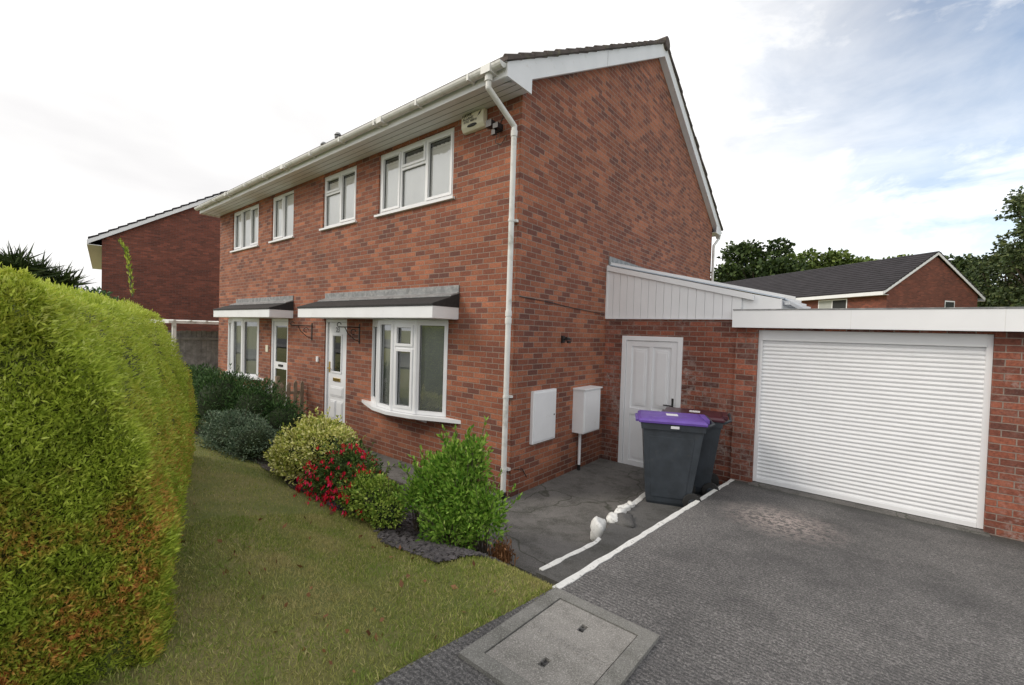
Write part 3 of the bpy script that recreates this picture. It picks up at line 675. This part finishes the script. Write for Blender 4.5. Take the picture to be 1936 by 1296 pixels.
# ------------------------------------------------------------------ bins
def bin_(name,loc,rot,lid):
    b=MB()
    def ring(z,x0,x1,w): return [(x0,-w,z),(x1,-w,z),(x1,w,z),(x0,w,z)]
    rs=[ring(.02,-.24,.20,.20),ring(.06,-.255,.22,.215),ring(.30,-.275,.25,.235),ring(.90,-.315,.33,.275)]
    rs+= [ring(.90,-.335,.345,.29),ring(.97,-.34,.35,.295)]
    vs=[p for r in rs for p in r]; fs=[(0,3,2,1)]
    for k in range(len(rs)-1):
        for i in range(4): fs.append((k*4+i,k*4+(i+1)%4,(k+1)*4+(i+1)%4,(k+1)*4+i))
    b.add(vs,fs,0)
    for s in (-1,1):
        b.prism([(-.20,s*.222,.12),(.16,s*.222,.12),(.24,s*.266,.82),(-.25,s*.266,.82)],(0,s*.006,0),0)
    b.tube([(.35,-.25,.95),(.43,-.25,1.0),(.43,.25,1.0),(.35,.25,.95)],.016,0)
    for s in (-1,1):
        b.cyl((.24,s*.20,.10),(.24,s*.255,.10),.10,3,seg=20); b.cyl((.24,s*.255,.10),(.24,s*.262,.10),.045,0,seg=14)
    b.cyl((.24,-.22,.10),(.24,.22,.10),.012,3)
    L=[ring(.975,-.365,.36,.31),ring(1.0,-.37,.365,.312),ring(1.02,-.335,.345,.28),ring(1.032,-.22,.30,.2)]
    vs=[p for r in L for p in r]; fs=[(0,3,2,1),(12,13,14,15)]
    for k in range(3):
        for i in range(4): fs.append((k*4+i,k*4+(i+1)%4,(k+1)*4+(i+1)%4,(k+1)*4+i))
    b.add(vs,fs,1)
    b.box(-.40,-.36,-.20,.20,.965,.99,1); b.box(.34,.40,-.18,.18,.98,1.035,1)
    b.box(-.05,.08,-.06,.06,1.031,1.036,2)
    b.box(-.02,.07,-.303,-.296,.925,.955,2)
    o=b.build(name,['bin',lid,'label','rubber'],None,bevel=.014)
    o.location=loc; o.rotation_euler=(0,0,rot); return o
bin_('wheelie_bin',(1.58,1.02,stripz(1.1)-.01),math.radians(24),'purple')
bin_('wheelie_bin.001',(1.63,1.74,stripz(1.9)-.0),math.radians(14),'maroon')

# ------------------------------------------------------------------ vegetation
def leaves(name,P,Nn,size,asp,mat,parent=None,up=.3,spread=1.0,rnd=None):
    n=len(P)
    rd=rng.normal(size=(n,3)); t=Nn+rd*spread; t[:,2]+=up; t/=np.linalg.norm(t,axis=1)[:,None]+1e-9
    s=np.cross(t,rng.normal(size=(n,3))); s/=np.linalg.norm(s,axis=1)[:,None]+1e-9
    L=(size*rng.uniform(.6,1.3,n))[:,None]; w=L*asp*.5
    V=np.stack([P,P+t*L*.45+s*w,P+t*L,P+t*L*.45-s*w],1).reshape(-1,3)
    me=bpy.data.meshes.new(name); me.vertices.add(4*n); me.vertices.foreach_set('co',V.astype(np.float32).ravel())
    me.loops.add(4*n); me.loops.foreach_set('vertex_index',np.arange(4*n,dtype=np.int32))
    me.polygons.add(n); me.polygons.foreach_set('loop_start',np.arange(0,4*n,4,dtype=np.int32))
    try: me.polygons.foreach_set('loop_total',np.full(n,4,dtype=np.int32))
    except Exception: pass
    a=me.attributes.new('rnd','FLOAT','POINT')
    r=rng.random(n) if rnd is None else rnd
    a.data.foreach_set('value',np.repeat(r,4).astype(np.float32))
    me.materials.append(mat); me.update(calc_edges=True)
    ob=bpy.data.objects.new(name,me); COL.objects.link(ob)
    if parent: ob.parent=parent
    return ob
def blobpts(blobs,n,shell=.35,low=-.75,bump_=1.0):
    Ps=[];Ns=[]; vol=np.array([b[3]*b[4]*b[5] for b in blobs])**.67; vol/=vol.sum()
    for b,vv in zip(blobs,vol):
        k=max(10,int(n*vv)); u=rng.normal(size=(k,3)); u/=np.linalg.norm(u,axis=1)[:,None]
        u[:,2]=np.where(u[:,2]<low,-u[:,2],u[:,2])
        ph=rng.uniform(0,6,3)
        bumpy=1+bump_*(.16*np.sin(u[:,0]*6+ph[0])*np.sin(u[:,1]*5+ph[1])+.13*np.sin(u[:,2]*9+ph[2]+u[:,0]*4))
        r=(1-shell*rng.random(k)**1.6)*bumpy
        Ps.append(np.array(b[:3])+u*r[:,None]*np.array(b[3:6])); Ns.append(u)
    return np.concatenate(Ps),np.concatenate(Ns)
def shrub(name,blobs,n,size,asp,mat,core=None,up=.3,spread=.8,shell=.45,stems=8,corescale=.72,low=-.75,sprigs=0):
    e=empty(name); P,Nn=blobpts(blobs,n,shell,low)
    mb=MB(); z0=float(gh(blobs[0][0],blobs[0][1]))
    for b in blobs:
        for k in range(stems):
            a=rng.uniform(0,6.28); r=rng.uniform(.2,.8)
            tip=(b[0]+math.cos(a)*b[3]*r,b[1]+math.sin(a)*b[4]*r,b[2]+b[5]*rng.uniform(-.2,.7))
            base=(b[0]+rng.uniform(-.05,.05),b[1]+rng.uniform(-.05,.05),z0-.02)
            mb.cyl(base,tip,.008,0,r1=.003,seg=5)
    Q=[];QN=[]
    for k in range(sprigs):
        b=blobs[rng.integers(len(blobs))]; u=rng.normal(size=3); u[2]=abs(u[2])*1.2; u/=np.linalg.norm(u)
        p0=np.array(b[:3])+u*np.array(b[3:6])*.8; d=u+np.array([0,0,.7]); d/=np.linalg.norm(d); Ls=rng.uniform(.08,.24)
        mb.cyl(tuple(p0),tuple(p0+d*Ls),.003,0,r1=.0015,seg=4)
        tt=rng.random(16)[:,None]; Q.append(p0+d*Ls*tt+rng.normal(size=(16,3))*.004); QN.append(np.tile(d,(16,1)))
    if sprigs: P=np.concatenate([P]+Q); Nn=np.concatenate([Nn]+QN)
    leaves('foliage',P,Nn,size,asp,mat,e,up,spread)
    mb.build('stems',['bark'],e)
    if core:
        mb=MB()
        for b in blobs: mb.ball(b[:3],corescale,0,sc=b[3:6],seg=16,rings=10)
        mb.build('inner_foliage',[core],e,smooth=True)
    return e
lm_green=leafmat('bright_green_leaf',[(0,(.07,.17,.02)),(.5,(.18,.34,.04)),(.9,(.32,.49,.08)),(1,(.45,.58,.16))],trans=.2)
lm_dark=leafmat('dark_juniper',[(0,(.02,.055,.016)),(.6,(.05,.11,.03)),(1,(.11,.19,.06))])
lm_hebe=leafmat('hebe_leaf',[(0,(.06,.10,.06)),(.6,(.12,.18,.11)),(1,(.26,.33,.22))])
lm_var=leafmat('variegated_leaf',[(0,(.18,.25,.04)),(.28,(.42,.46,.08)),(.6,(.72,.70,.22)),(1,(.90,.86,.44))])
lm_yel=leafmat('yellow_green_leaf',[(0,(.09,.17,.02)),(.5,(.22,.33,.045)),(1,(.42,.50,.10))])
lm_fu=leafmat('fuchsia_leaf',[(0,(.03,.07,.015)),(.6,(.08,.14,.03)),(1,(.15,.22,.05))])
lm_red=leafmat('fuchsia_flower',[(0,(.50,.01,.02)),(.6,(.80,.02,.05)),(1,(.80,.03,.16))])
lm_brown=leafmat('dead_stems',[(0,(.10,.04,.015)),(1,(.30,.15,.07))])
shrub('green_shrub',[(.46,-1.50,.58,.26,.25,.30),(.72,-1.52,.60,.22,.22,.30),(.30,-1.50,.62,.2,.2,.24),(.92,-1.5,.50,.2,.2,.22),(.52,-1.46,.86,.15,.14,.20),(.76,-1.46,.92,.12,.12,.2),(.16,-1.55,.48,.16,.18,.16),(.65,-1.64,.38,.28,.18,.16)],14000,.045,.42,lm_green,up=.7,spread=.6,shell=.8,stems=14,sprigs=110)
shrub('low_yellow_green_shrub',[(-.42,-1.76,.40,.24,.2,.19),(-.20,-1.76,.42,.2,.2,.19),(-.02,-1.78,.37,.17,.16,.15)],9500,.030,.5,lm_yel,core='core',shell=.6,sprigs=30)
e=shrub('fuchsia_bush',[(-.95,-1.62,.48,.42,.28,.27),(-.62,-1.68,.42,.30,.24,.22),(-1.15,-1.76,.36,.28,.2,.17)],9500,.035,.5,lm_fu,shell=.7,up=.1,core='core',corescale=.55,sprigs=50)
P,Nn=blobpts([(-.95,-1.68,.47,.52,.36,.33),(-.60,-1.74,.38,.40,.30,.28),(-1.2,-1.84,.32,.30,.22,.18)],400,.25,-.9)
PP=np.repeat(P,7,0)+rng.normal(size=(len(P)*7,3))*.009; NN=np.tile(np.array([[0,0,-1.2]]),(len(PP),1))
leaves('flowers',PP,NN,.038,.38,lm_red,e,up=-.2,spread=.5)
shrub('variegated_euonymus',[(-1.78,-1.62,.54,.42,.36,.34),(-1.46,-1.58,.58,.34,.32,.32),(-2.08,-1.66,.46,.30,.3,.26),(-1.7,-1.55,.74,.28,.26,.18)],20000,.034,.62,lm_var,core='core',shell=.3,sprigs=60)
shrub('hebe_bush',[(-3.6,-1.80,.46,.42,.36,.30),(-3.15,-1.74,.42,.36,.32,.28),(-3.95,-1.84,.46,.36,.3,.30)],14000,.036,.35,lm_hebe,core='core',shell=.35,sprigs=30)
shrub('juniper_bush',[(-5.0,-1.55,.74,.62,.5,.52),(-4.3,-1.3,.68,.5,.4,.45),(-5.9,-1.7,.72,.7,.5,.54),(-3.75,-1.1,.55,.4,.3,.32),(-6.6,-1.7,.66,.5,.5,.5)],24000,.06,.22,lm_dark,core='core',shell=.4,spread=.6,up=.5,sprigs=60)
e=empty('dried_plant'); P=np.array([[1.12,-1.50,0.16]])+rng.normal(size=(260,3))*np.array([.035,.035,.01]); leaves('stalks',P,np.tile([[0,0,1.]],(260,1)),.17,.05,lm_brown,e,up=1.2,spread=.25)
P=np.array([[1.12,-1.50,0.25]])+rng.normal(size=(400,3))*np.array([.045,.045,.05]); leaves('seedheads',P,np.tile([[0,0,1.]],(400,1)),.035,.35,lm_brown,e,up=.2,spread=1.)

# hedge
hm=leafmat('conifer_hedge_spray',[(0,(.16,.23,.025)),(.4,(.36,.46,.05)),(.8,(.55,.64,.09)),(1,(.66,.73,.20))],
           patch=[((.15,.25,.03),1.7,.54,.76,.45),((.72,.30,.10),2.6,.47,.60,.95,1.0,1.8),((.30,.14,.07),7.,.64,.74,.6)],trans=.3,rough=.6)
hedge=empty('conifer_hedge')
ZB=.47; TOP=2.22
def ylaw_(u): return -3.68+1.24*u
def drop(a): return -.40*a**2.2+.07*np.sin(a*3.14)
def hprof(u,v):
    cx=.92-4.2*u; ylaw=ylaw_(u); H=TOP-ZB; wid=1.7; a=v*3.0
    a0=np.clip(a,0,1); a1=np.clip(a-1,0,1); a2=np.clip(a-2,0,1)
    rnd_=.07*ss(.93,1,a0)*(a<1)
    y=np.where(a<1,ylaw+drop(a0),np.where(a<2,ylaw-.40-(wid-.40)*a1,ylaw-wid))
    z=np.where(a<1,ZB+H*a0-rnd_,np.where(a<2,TOP-.07*(1-ss(0,.08,a1)),TOP-H*a2))
    ny=np.where(a<1,1,np.where(a<2,0,-1.)); nz=np.where(a<1,.15+.5*(a0>.93),np.where(a<2,1,.1))
    return cx,y,z,ny,nz
def lump(x,y,z): return .025*np.sin(x*5+z*3)*np.sin(y*6+z*4)+.018*np.sin(x*13+z*9)+.015*np.sin(y*15-z*12)
Pl=[];Nl=[]
def side(n,vlo,vhi,pw):
    u=rng.random(n)**pw; v=vlo+(vhi-vlo)*rng.random(n)
    x,y,z,ny,nz=hprof(u,v); l=lump(x,y,z)-.05*rng.random(n)
    Pl.append(np.stack([x,y+ny*l,z+nz*l*.6],1)); Nl.append(np.stack([np.zeros(n),ny,nz],1))
side(25000,-.06,.345,1.6); side(9000,.33,.67,1.6)
n=46000
z=ZB-.35+(TOP-ZB+.35)*rng.random(n)
a=np.clip((z-ZB)/(TOP-ZB),0,1); ylim=-3.68+drop(a)+.01
y=ylim-1.25*rng.random(n)**1.15
edge=ylim-y
x=.92+lump(0*y,y,z)-.04*rng.random(n)-.06*ss(2.12,2.24,z)-.03*np.exp(-edge/.03)
Pl.append(np.stack([x,y,z],1)); Nl.append(np.tile([[.6,.1,.25]],(n,1)))
P=np.concatenate(Pl);Nn=np.concatenate(Nl)
P3=np.repeat(P,3,0)+rng.normal(size=(len(P)*3,3))*.008; N3=np.repeat(Nn+rng.normal(size=Nn.shape)*.5,3,0)
cl=.5+.5*np.sin(P3[:,1]*23+P3[:,2]*9+np.sin(P3[:,2]*17)*1.5)*np.sin(P3[:,2]*19+P3[:,0]*21)
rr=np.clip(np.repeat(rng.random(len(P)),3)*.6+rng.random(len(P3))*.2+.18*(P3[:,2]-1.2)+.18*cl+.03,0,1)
leaves('foliage',P3,N3,.026,.28,hm,hedge,up=.5,spread=.38,rnd=rr)
mb=MB(); vv=[0,.1,.2,.28,.325,.37,.667,1.0]
def hp(u,v):
    x,y,z,ny,nz=hprof(np.array(u),np.array(v)); return (float(x)-.06,float(y)-.06*float(ny),float(z)-.07*float(nz)-(.3 if v in(0,1.0) else 0))
us=np.linspace(0,.98,14)
for ua,ub in zip(us[:-1],us[1:]):
    for va,vb in zip(vv[:-1],vv[1:]): mb.add([hp(ua,va),hp(ub,va),hp(ub,vb),hp(ua,vb)],[(0,1,2,3)],0)
mb.add([hp(0.,v) for v in vv],[tuple(range(len(vv)))],0); mb.add([hp(.98,v) for v in vv],[tuple(range(len(vv)))],0)
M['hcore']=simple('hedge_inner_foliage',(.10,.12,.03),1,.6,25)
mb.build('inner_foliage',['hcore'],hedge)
pts=[(.80,-3.74,2.16),(.79,-3.75,2.26),(.78,-3.755,2.34),(.76,-3.78,2.40)]
mb=MB(); mb.tube(pts,.004,0,seg=5); mb.build('shoot_stem',['bark'],hedge)
pp=np.concatenate([np.linspace(a,b,60) for a,b in zip(pts[:-1],pts[1:])]); pp=pp+rng.normal(size=pp.shape)*.003
leaves('shoot_leaves',pp,np.tile([[0,0,.9]],(len(pp),1)),.020,.3,hm,hedge,up=.5,spread=.5)

# grass
gm=leafmat('grass_blade',[(0,(.14,.20,.035)),(.45,(.28,.34,.07)),(.8,(.42,.43,.12)),(1,(.60,.52,.25))],patch=[((.56,.44,.22),1.9,.47,.66,.6),((.18,.29,.045),2.9,.52,.68,.55)],trans=.2,rough=.7)
n=140000
x=np.where(rng.random(n)<.6,rng.uniform(-.6,1.86,n),rng.uniform(-5.5,1.86,n)); y=rng.uniform(-4.2,-1.45,n)
ed=edge_x(y); frn=fr_(x)
k=(x<ed+.008+.02*np.sin(y*31)*rng.random(n))&((y<frn+.02+.05*rng.random(n)**3)|((x>1.28)&(y<-1.46-.1*rng.random(n))))&~((x>1.86)&(y<-1.84))
x,y=x[k],y[k]; P=np.stack([x,y,gh(x,y)-.004],1)
hgt=.024*(1+.5*rng.random(len(x)))*np.where(np.abs(x-ed[k])<.05,1.3,1)
leaves('grass',P,np.tile([[0,0,.5]],(len(P),1)),hgt,.12,gm,None,up=.45,spread=.65)
n=70; x=rng.uniform(-1,1.7,n); y=rng.uniform(-3.3,-2.0,n); P=np.stack([x,y,gh(x,y)+.02],1)
leaves('fallen_leaves',P,np.tile([[0,0,0.]],(n,1)),.045,.6,lm_brown,None,up=0,spread=1.)

def tree(name,x,y,zb,H,r,mat,n,size,clumps=26,seed=1,trunk=.25,cz0=.3,asp=.7):
    r_=np.random.default_rng(seed); e=empty(name); mb=MB(); 
    mb.cyl((x,y,zb),(x+.1,y,zb+H*.45),trunk,0,r1=trunk*.6,seg=10); blobs=[]
    for k in range(clumps):
        a=r_.uniform(0,6.28); hz=r_.uniform(cz0,.95); rad=r*math.sqrt(max(.05,1-((hz-.55)/.5)**2))*r_.uniform(.35,.95)
        c=(x+math.cos(a)*rad,y+math.sin(a)*rad,zb+H*hz); s=r*r_.uniform(.20,.34)
        blobs.append((*c,s,s,s*.75)); mb.cyl((x,y,zb+H*min(.45,hz*.6)),c,trunk*.3,0,r1=.03,seg=6)
    mb.build('trunk_and_limbs',['bark'],e)
    P,Nn=blobpts(blobs,n,.6,-2); leaves('foliage',P,Nn,size,asp,mat,e,up=0,spread=1.)
lm_t1=leafmat('oak_leaf',[(0,(.018,.035,.01)),(.6,(.045,.075,.02)),(1,(.09,.13,.035))])
lm_t2=leafmat('far_tree_leaf',[(0,(.06,.10,.02)),(.6,(.12,.17,.035)),(1,(.20,.25,.07))])
lm_t3=leafmat('birch_leaf',[(0,(.03,.05,.018)),(.6,(.065,.095,.035)),(1,(.13,.155,.055))])
tree('oak_tree',-6.0,51,-.5,13.6,5.0,lm_t1,15000,.42,30,3)
tree('oak_tree.001',-1.6,66,-.5,14.6,5.5,lm_t2,12000,.5,28,4)
tree('oak_tree.002',4.5,70,-.5,13.6,5.5,lm_t2,12000,.5,28,5)
tree('oak_tree.003',-9.5,62,-.5,13,5,lm_t1,9000,.5,22,8)
tree('birch_tree',10.8,41,-.5,9.8,3.0,lm_t3,9000,.22,38,6)
tree('birch_tree.001',11.4,35,-.5,12.4,2.8,lm_t3,14000,.20,50,7)
tree('birch_tree.002',14.8,40,-.5,13.5,3.6,lm_t3,12000,.25,40,9)
tree('birch_tree.003',9.0,52,-.5,10.5,3.6,lm_t1,9000,.35,30,12)
blobs=[]
for k in range(70):
    a=rng.uniform(math.radians(70),math.radians(112)); d=rng.uniform(90,130); s=rng.uniform(4,7); blobs.append((3+d*math.cos(a),-4+d*math.sin(a),rng.uniform(2,7),s,s,s*.8))
P,Nn=blobpts(blobs,20000,.4,-2); leaves('distant_tree_line',P,Nn,1.3,.8,lm_t1,None,up=0,spread=1.)
e=empty('cordyline_palm'); Pp=[]
hd=((-21.2,-3.2,3.75),(-22.0,-2.6,3.55),(-21.5,-4.0,3.6),(-21.8,-2.0,3.3))
for c_ in hd: Pp.append(np.array([c_])+rng.normal(size=(500,3))*.15)
Pp=np.concatenate(Pp); u=rng.normal(size=(len(Pp),3)); u/=np.linalg.norm(u,axis=1)[:,None]
leaves('fronds',Pp,u,.85,.07,lm_t1,e,up=.2,spread=.2)
mb=MB()
for (cx,cy,cz) in hd: mb.cyl((cx,cy,0),(cx,cy,cz),.12,0,r1=.08)
mb.build('trunk',['bark'],e)
shrub('far_garden_shrub',[(-17.0,-1.6,1.9,.9,.9,1.2),(-17.6,-2.6,1.5,1.,1.,1.2)],4000,.14,.5,lm_dark,core='core')

# ------------------------------------------------------------------ far houses
def farhouse(name,o,l,g_,Ln,Gw,ez,az,zb=-.5,mat='brickfar',wins=()):
    e=empty(name); l=Vector((*l,0)); gv=Vector((*g_,0)); o=Vector((*o,0))
    def P(a,b,z): return tuple(o+l*a+gv*b+Vector((0,0,z)))
    mb=MB()
    for a in (0,Ln): mb.add([P(a,0,zb),P(a,Gw,zb),P(a,Gw,ez),P(a,Gw/2,az-.1),P(a,0,ez)],[(0,1,2,3,4)],0)
    for b in (0,Gw): mb.add([P(0,b,zb),P(Ln,b,zb),P(Ln,b,ez),P(0,b,ez)],[(0,1,2,3)],0)
    mb.build('walls',[mat],e,uv=True)
    mb=MB(); s=(az-ez)/(Gw/2); ov=.4
    nC=16
    for side_ in (0,1):
        for k in range(nC):
            t0=-ov+(Gw/2+ov)*k/nC; t1=-ov+(Gw/2+ov)*min(1,(k+1.1)/nC)
            q=lambda t: t if side_==0 else Gw-t
            z0=ez+s*t0+.13; z1=ez+s*t1+.13
            mb.add([P(-.15,q(t0),z0+.05),P(Ln+.15,q(t0),z0+.05),P(Ln+.15,q(t1),z1),P(-.15,q(t1),z1),P(-.15,q(t0),z0-.03),P(Ln+.15,q(t0),z0-.03),P(Ln+.15,q(t1),z1-.06),P(-.15,q(t1),z1-.06)],
                   [(0,1,2,3),(4,7,6,5),(0,4,5,1),(0,3,7,4),(1,5,6,2)],0)
    mb.build('roof',['tilefar'],e)
    mb=MB()
    for a in (-.14,Ln+.12):
        for side_ in (0,1):
            q=lambda t: t if side_==0 else Gw-t
            t0=-ov
            mb.prism([P(a,q(t0),ez+s*t0+.1),P(a,q(Gw/2),az+.1),P(a,q(Gw/2),az-.08),P(a,q(t0),ez+s*t0-.08)],tuple(l*.03),0)
    for b,sg in ((-ov,-1),(Gw+ov,1)):
        zz=ez-s*ov; mb.prism([P(-.1,b,zz-.12),P(-.1,b,zz+.08),P(-.1,b+sg*.03,zz+.08),P(-.1,b+sg*.03,zz-.12)],tuple(l*(Ln+.2)),0)
        mb.prism([P(-.1,min(b,b-sg*ov),zz-.11),P(-.1,max(b,b-sg*ov),zz-.11),P(-.1,max(b,b-sg*ov),zz-.09),P(-.1,min(b,b-sg*ov),zz-.09)],tuple(l*(Ln+.2)),0)
    for (kind,a,w,za,zb2) in wins:
        if kind=='l': A=lambda u,v,d:P(a+u,-d,v)
        else: A=lambda u,v,d:P(-d,a+u,v)
        mb.add([A(0,za,.03),A(w,za,.03),A(w,zb2,.03),A(0,zb2,.03)],[(0,1,2,3)],0)
        npn=2 if w>.9 else 1
        for k in range(npn):
            u0=.06+k*(w-.06)/npn; u1=(k+1)*(w-.06)/npn
            mb.add([A(u0,za+.07,.035),A(u1,za+.07,.035),A(u1,zb2-.07,.035),A(u0,zb2-.07,.035)],[(0,1,2,3)],1+(k%2 if kind=='l' else 0))
    mb.build('trim_and_windows',['upvc','dark','blind2'],e)
    return e
th=math.radians(8.0)
farhouse('neighbouring_brick_house',(-20.4,-.95),(-math.cos(th),math.sin(th)),(math.sin(th),math.cos(th)),11,8.4,5.35,8.05)
gd=Vector((4.3,5.7)).normalized(); ld=Vector((-gd.y,gd.x))
farhouse('rear_brick_house',(4.2,27.8),tuple(ld),tuple(gd),21,7.1,5.15,7.35,wins=[('l',2.2,1.9,3.4,4.75),('l',7.2,1.5,3.4,4.75),('l',10.8,1.2,3.4,4.75),('l',15,1.5,3.4,4.75),('g',4.4,.8,3.2,4.7)])
e=empty('carport'); mb=MB()
mb.box(-16,-12.4,-.6,4.3,2.02,2.10,0); 
for y in np.arange(-.5,4.3,.4): mb.box(-16,-12.3,y,y+.05,2.101,2.13,0)
for y in (-.5,1.3,2.6,4.1): mb.box(-12.52,-12.42,y,y+.09,0,2.02,0)
mb.build('roof_and_posts',['weather'],e)
mb=MB()
for k in range(42): 
    y=-1.0+k*.14; mb.box(-13.6,-13.57,y,y+.132,0,1.78+.01*(k%3),0)
mb.box(-13.56,-13.5,-1.0,4.8,1.5,1.58,0); mb.box(-13.56,-13.5,-1.0,4.8,.5,.58,0)
mb.build('timber_fence',['greywood'])

# ------------------------------------------------------------------ light
S=Vector((-.62,-.62,.60)).normalized()
sd=bpy.data.lights.new('sun','SUN'); sd.energy=1.8; sd.angle=math.radians(20); sd.color=(1,.91,.78)
so=bpy.data.objects.new('sun',sd); COL.objects.link(so); so.rotation_euler=(-S).to_track_quat('-Z','Y').to_euler()
w=bpy.data.worlds.new('World'); scn.world=w; w.use_nodes=True; nt=w.node_tree; nt.nodes.clear()
out=N(nt,'ShaderNodeOutputWorld'); sky=N(nt,'ShaderNodeTexSky',sky_type='NISHITA'); sky.sun_disc=False
sky.sun_elevation=math.asin(S.z); sky.sun_rotation=math.atan2(S.x,S.y)%(2*math.pi); sky.air_density=1.2; sky.dust_density=.3; sky.ozone_density=2.5
b1=N(nt,'ShaderNodeBackground'); nt.links.new(sky.outputs[0],b1.inputs[0]); b1.inputs[1].default_value=.15
tc=N(nt,'ShaderNodeTexCoord').outputs['Generated']
def vnoise(scale,detail,rough,mul=(1,1,2.2)):
    mp=N(nt,'ShaderNodeMapping'); mp.inputs['Scale'].default_value=mul; nt.links.new(tc,mp.inputs['Vector'])
    return noise(nt,scale,detail,rough,mp.outputs[0],.3)
dt=N(nt,'ShaderNodeVectorMath',operation='DOT_PRODUCT'); nt.links.new(tc,dt.inputs[0]); dt.inputs[1].default_value=tuple(Vector((.42,.74,.56)).normalized())
blue=ramp(nt,math_(nt,'ADD',dt.outputs['Value'],math_(nt,'MULTIPLY',math_(nt,'SUBTRACT',vnoise(3.1,6,.6),.5),.25)),[(.76,0.),(.95,.92)])
cl=ramp(nt,vnoise(4.2,8,.6),[(.53,1.),(.68,.1)])
mu=math_(nt,'MULTIPLY',blue,cl)
inv=math_(nt,'SUBTRACT',1.0,mu)
cc=ramp(nt,vnoise(1.3,5,.5),[(.3,(.84,.83,.84)),(.48,(1.12,1.11,1.10)),(.65,(1.4,1.4,1.4))])
b2=N(nt,'ShaderNodeBackground'); nt.links.new(cc,b2.inputs[0]); b2.inputs[1].default_value=1.0
mx=N(nt,'ShaderNodeMixShader'); nt.links.new(inv,mx.inputs[0]); nt.links.new(b1.outputs[0],mx.inputs[1]); nt.links.new(b2.outputs[0],mx.inputs[2]); nt.links.new(mx.outputs[0],out.inputs[0])
scn.view_settings.view_transform='Standard'; scn.view_settings.look='None'; scn.view_settings.exposure=0
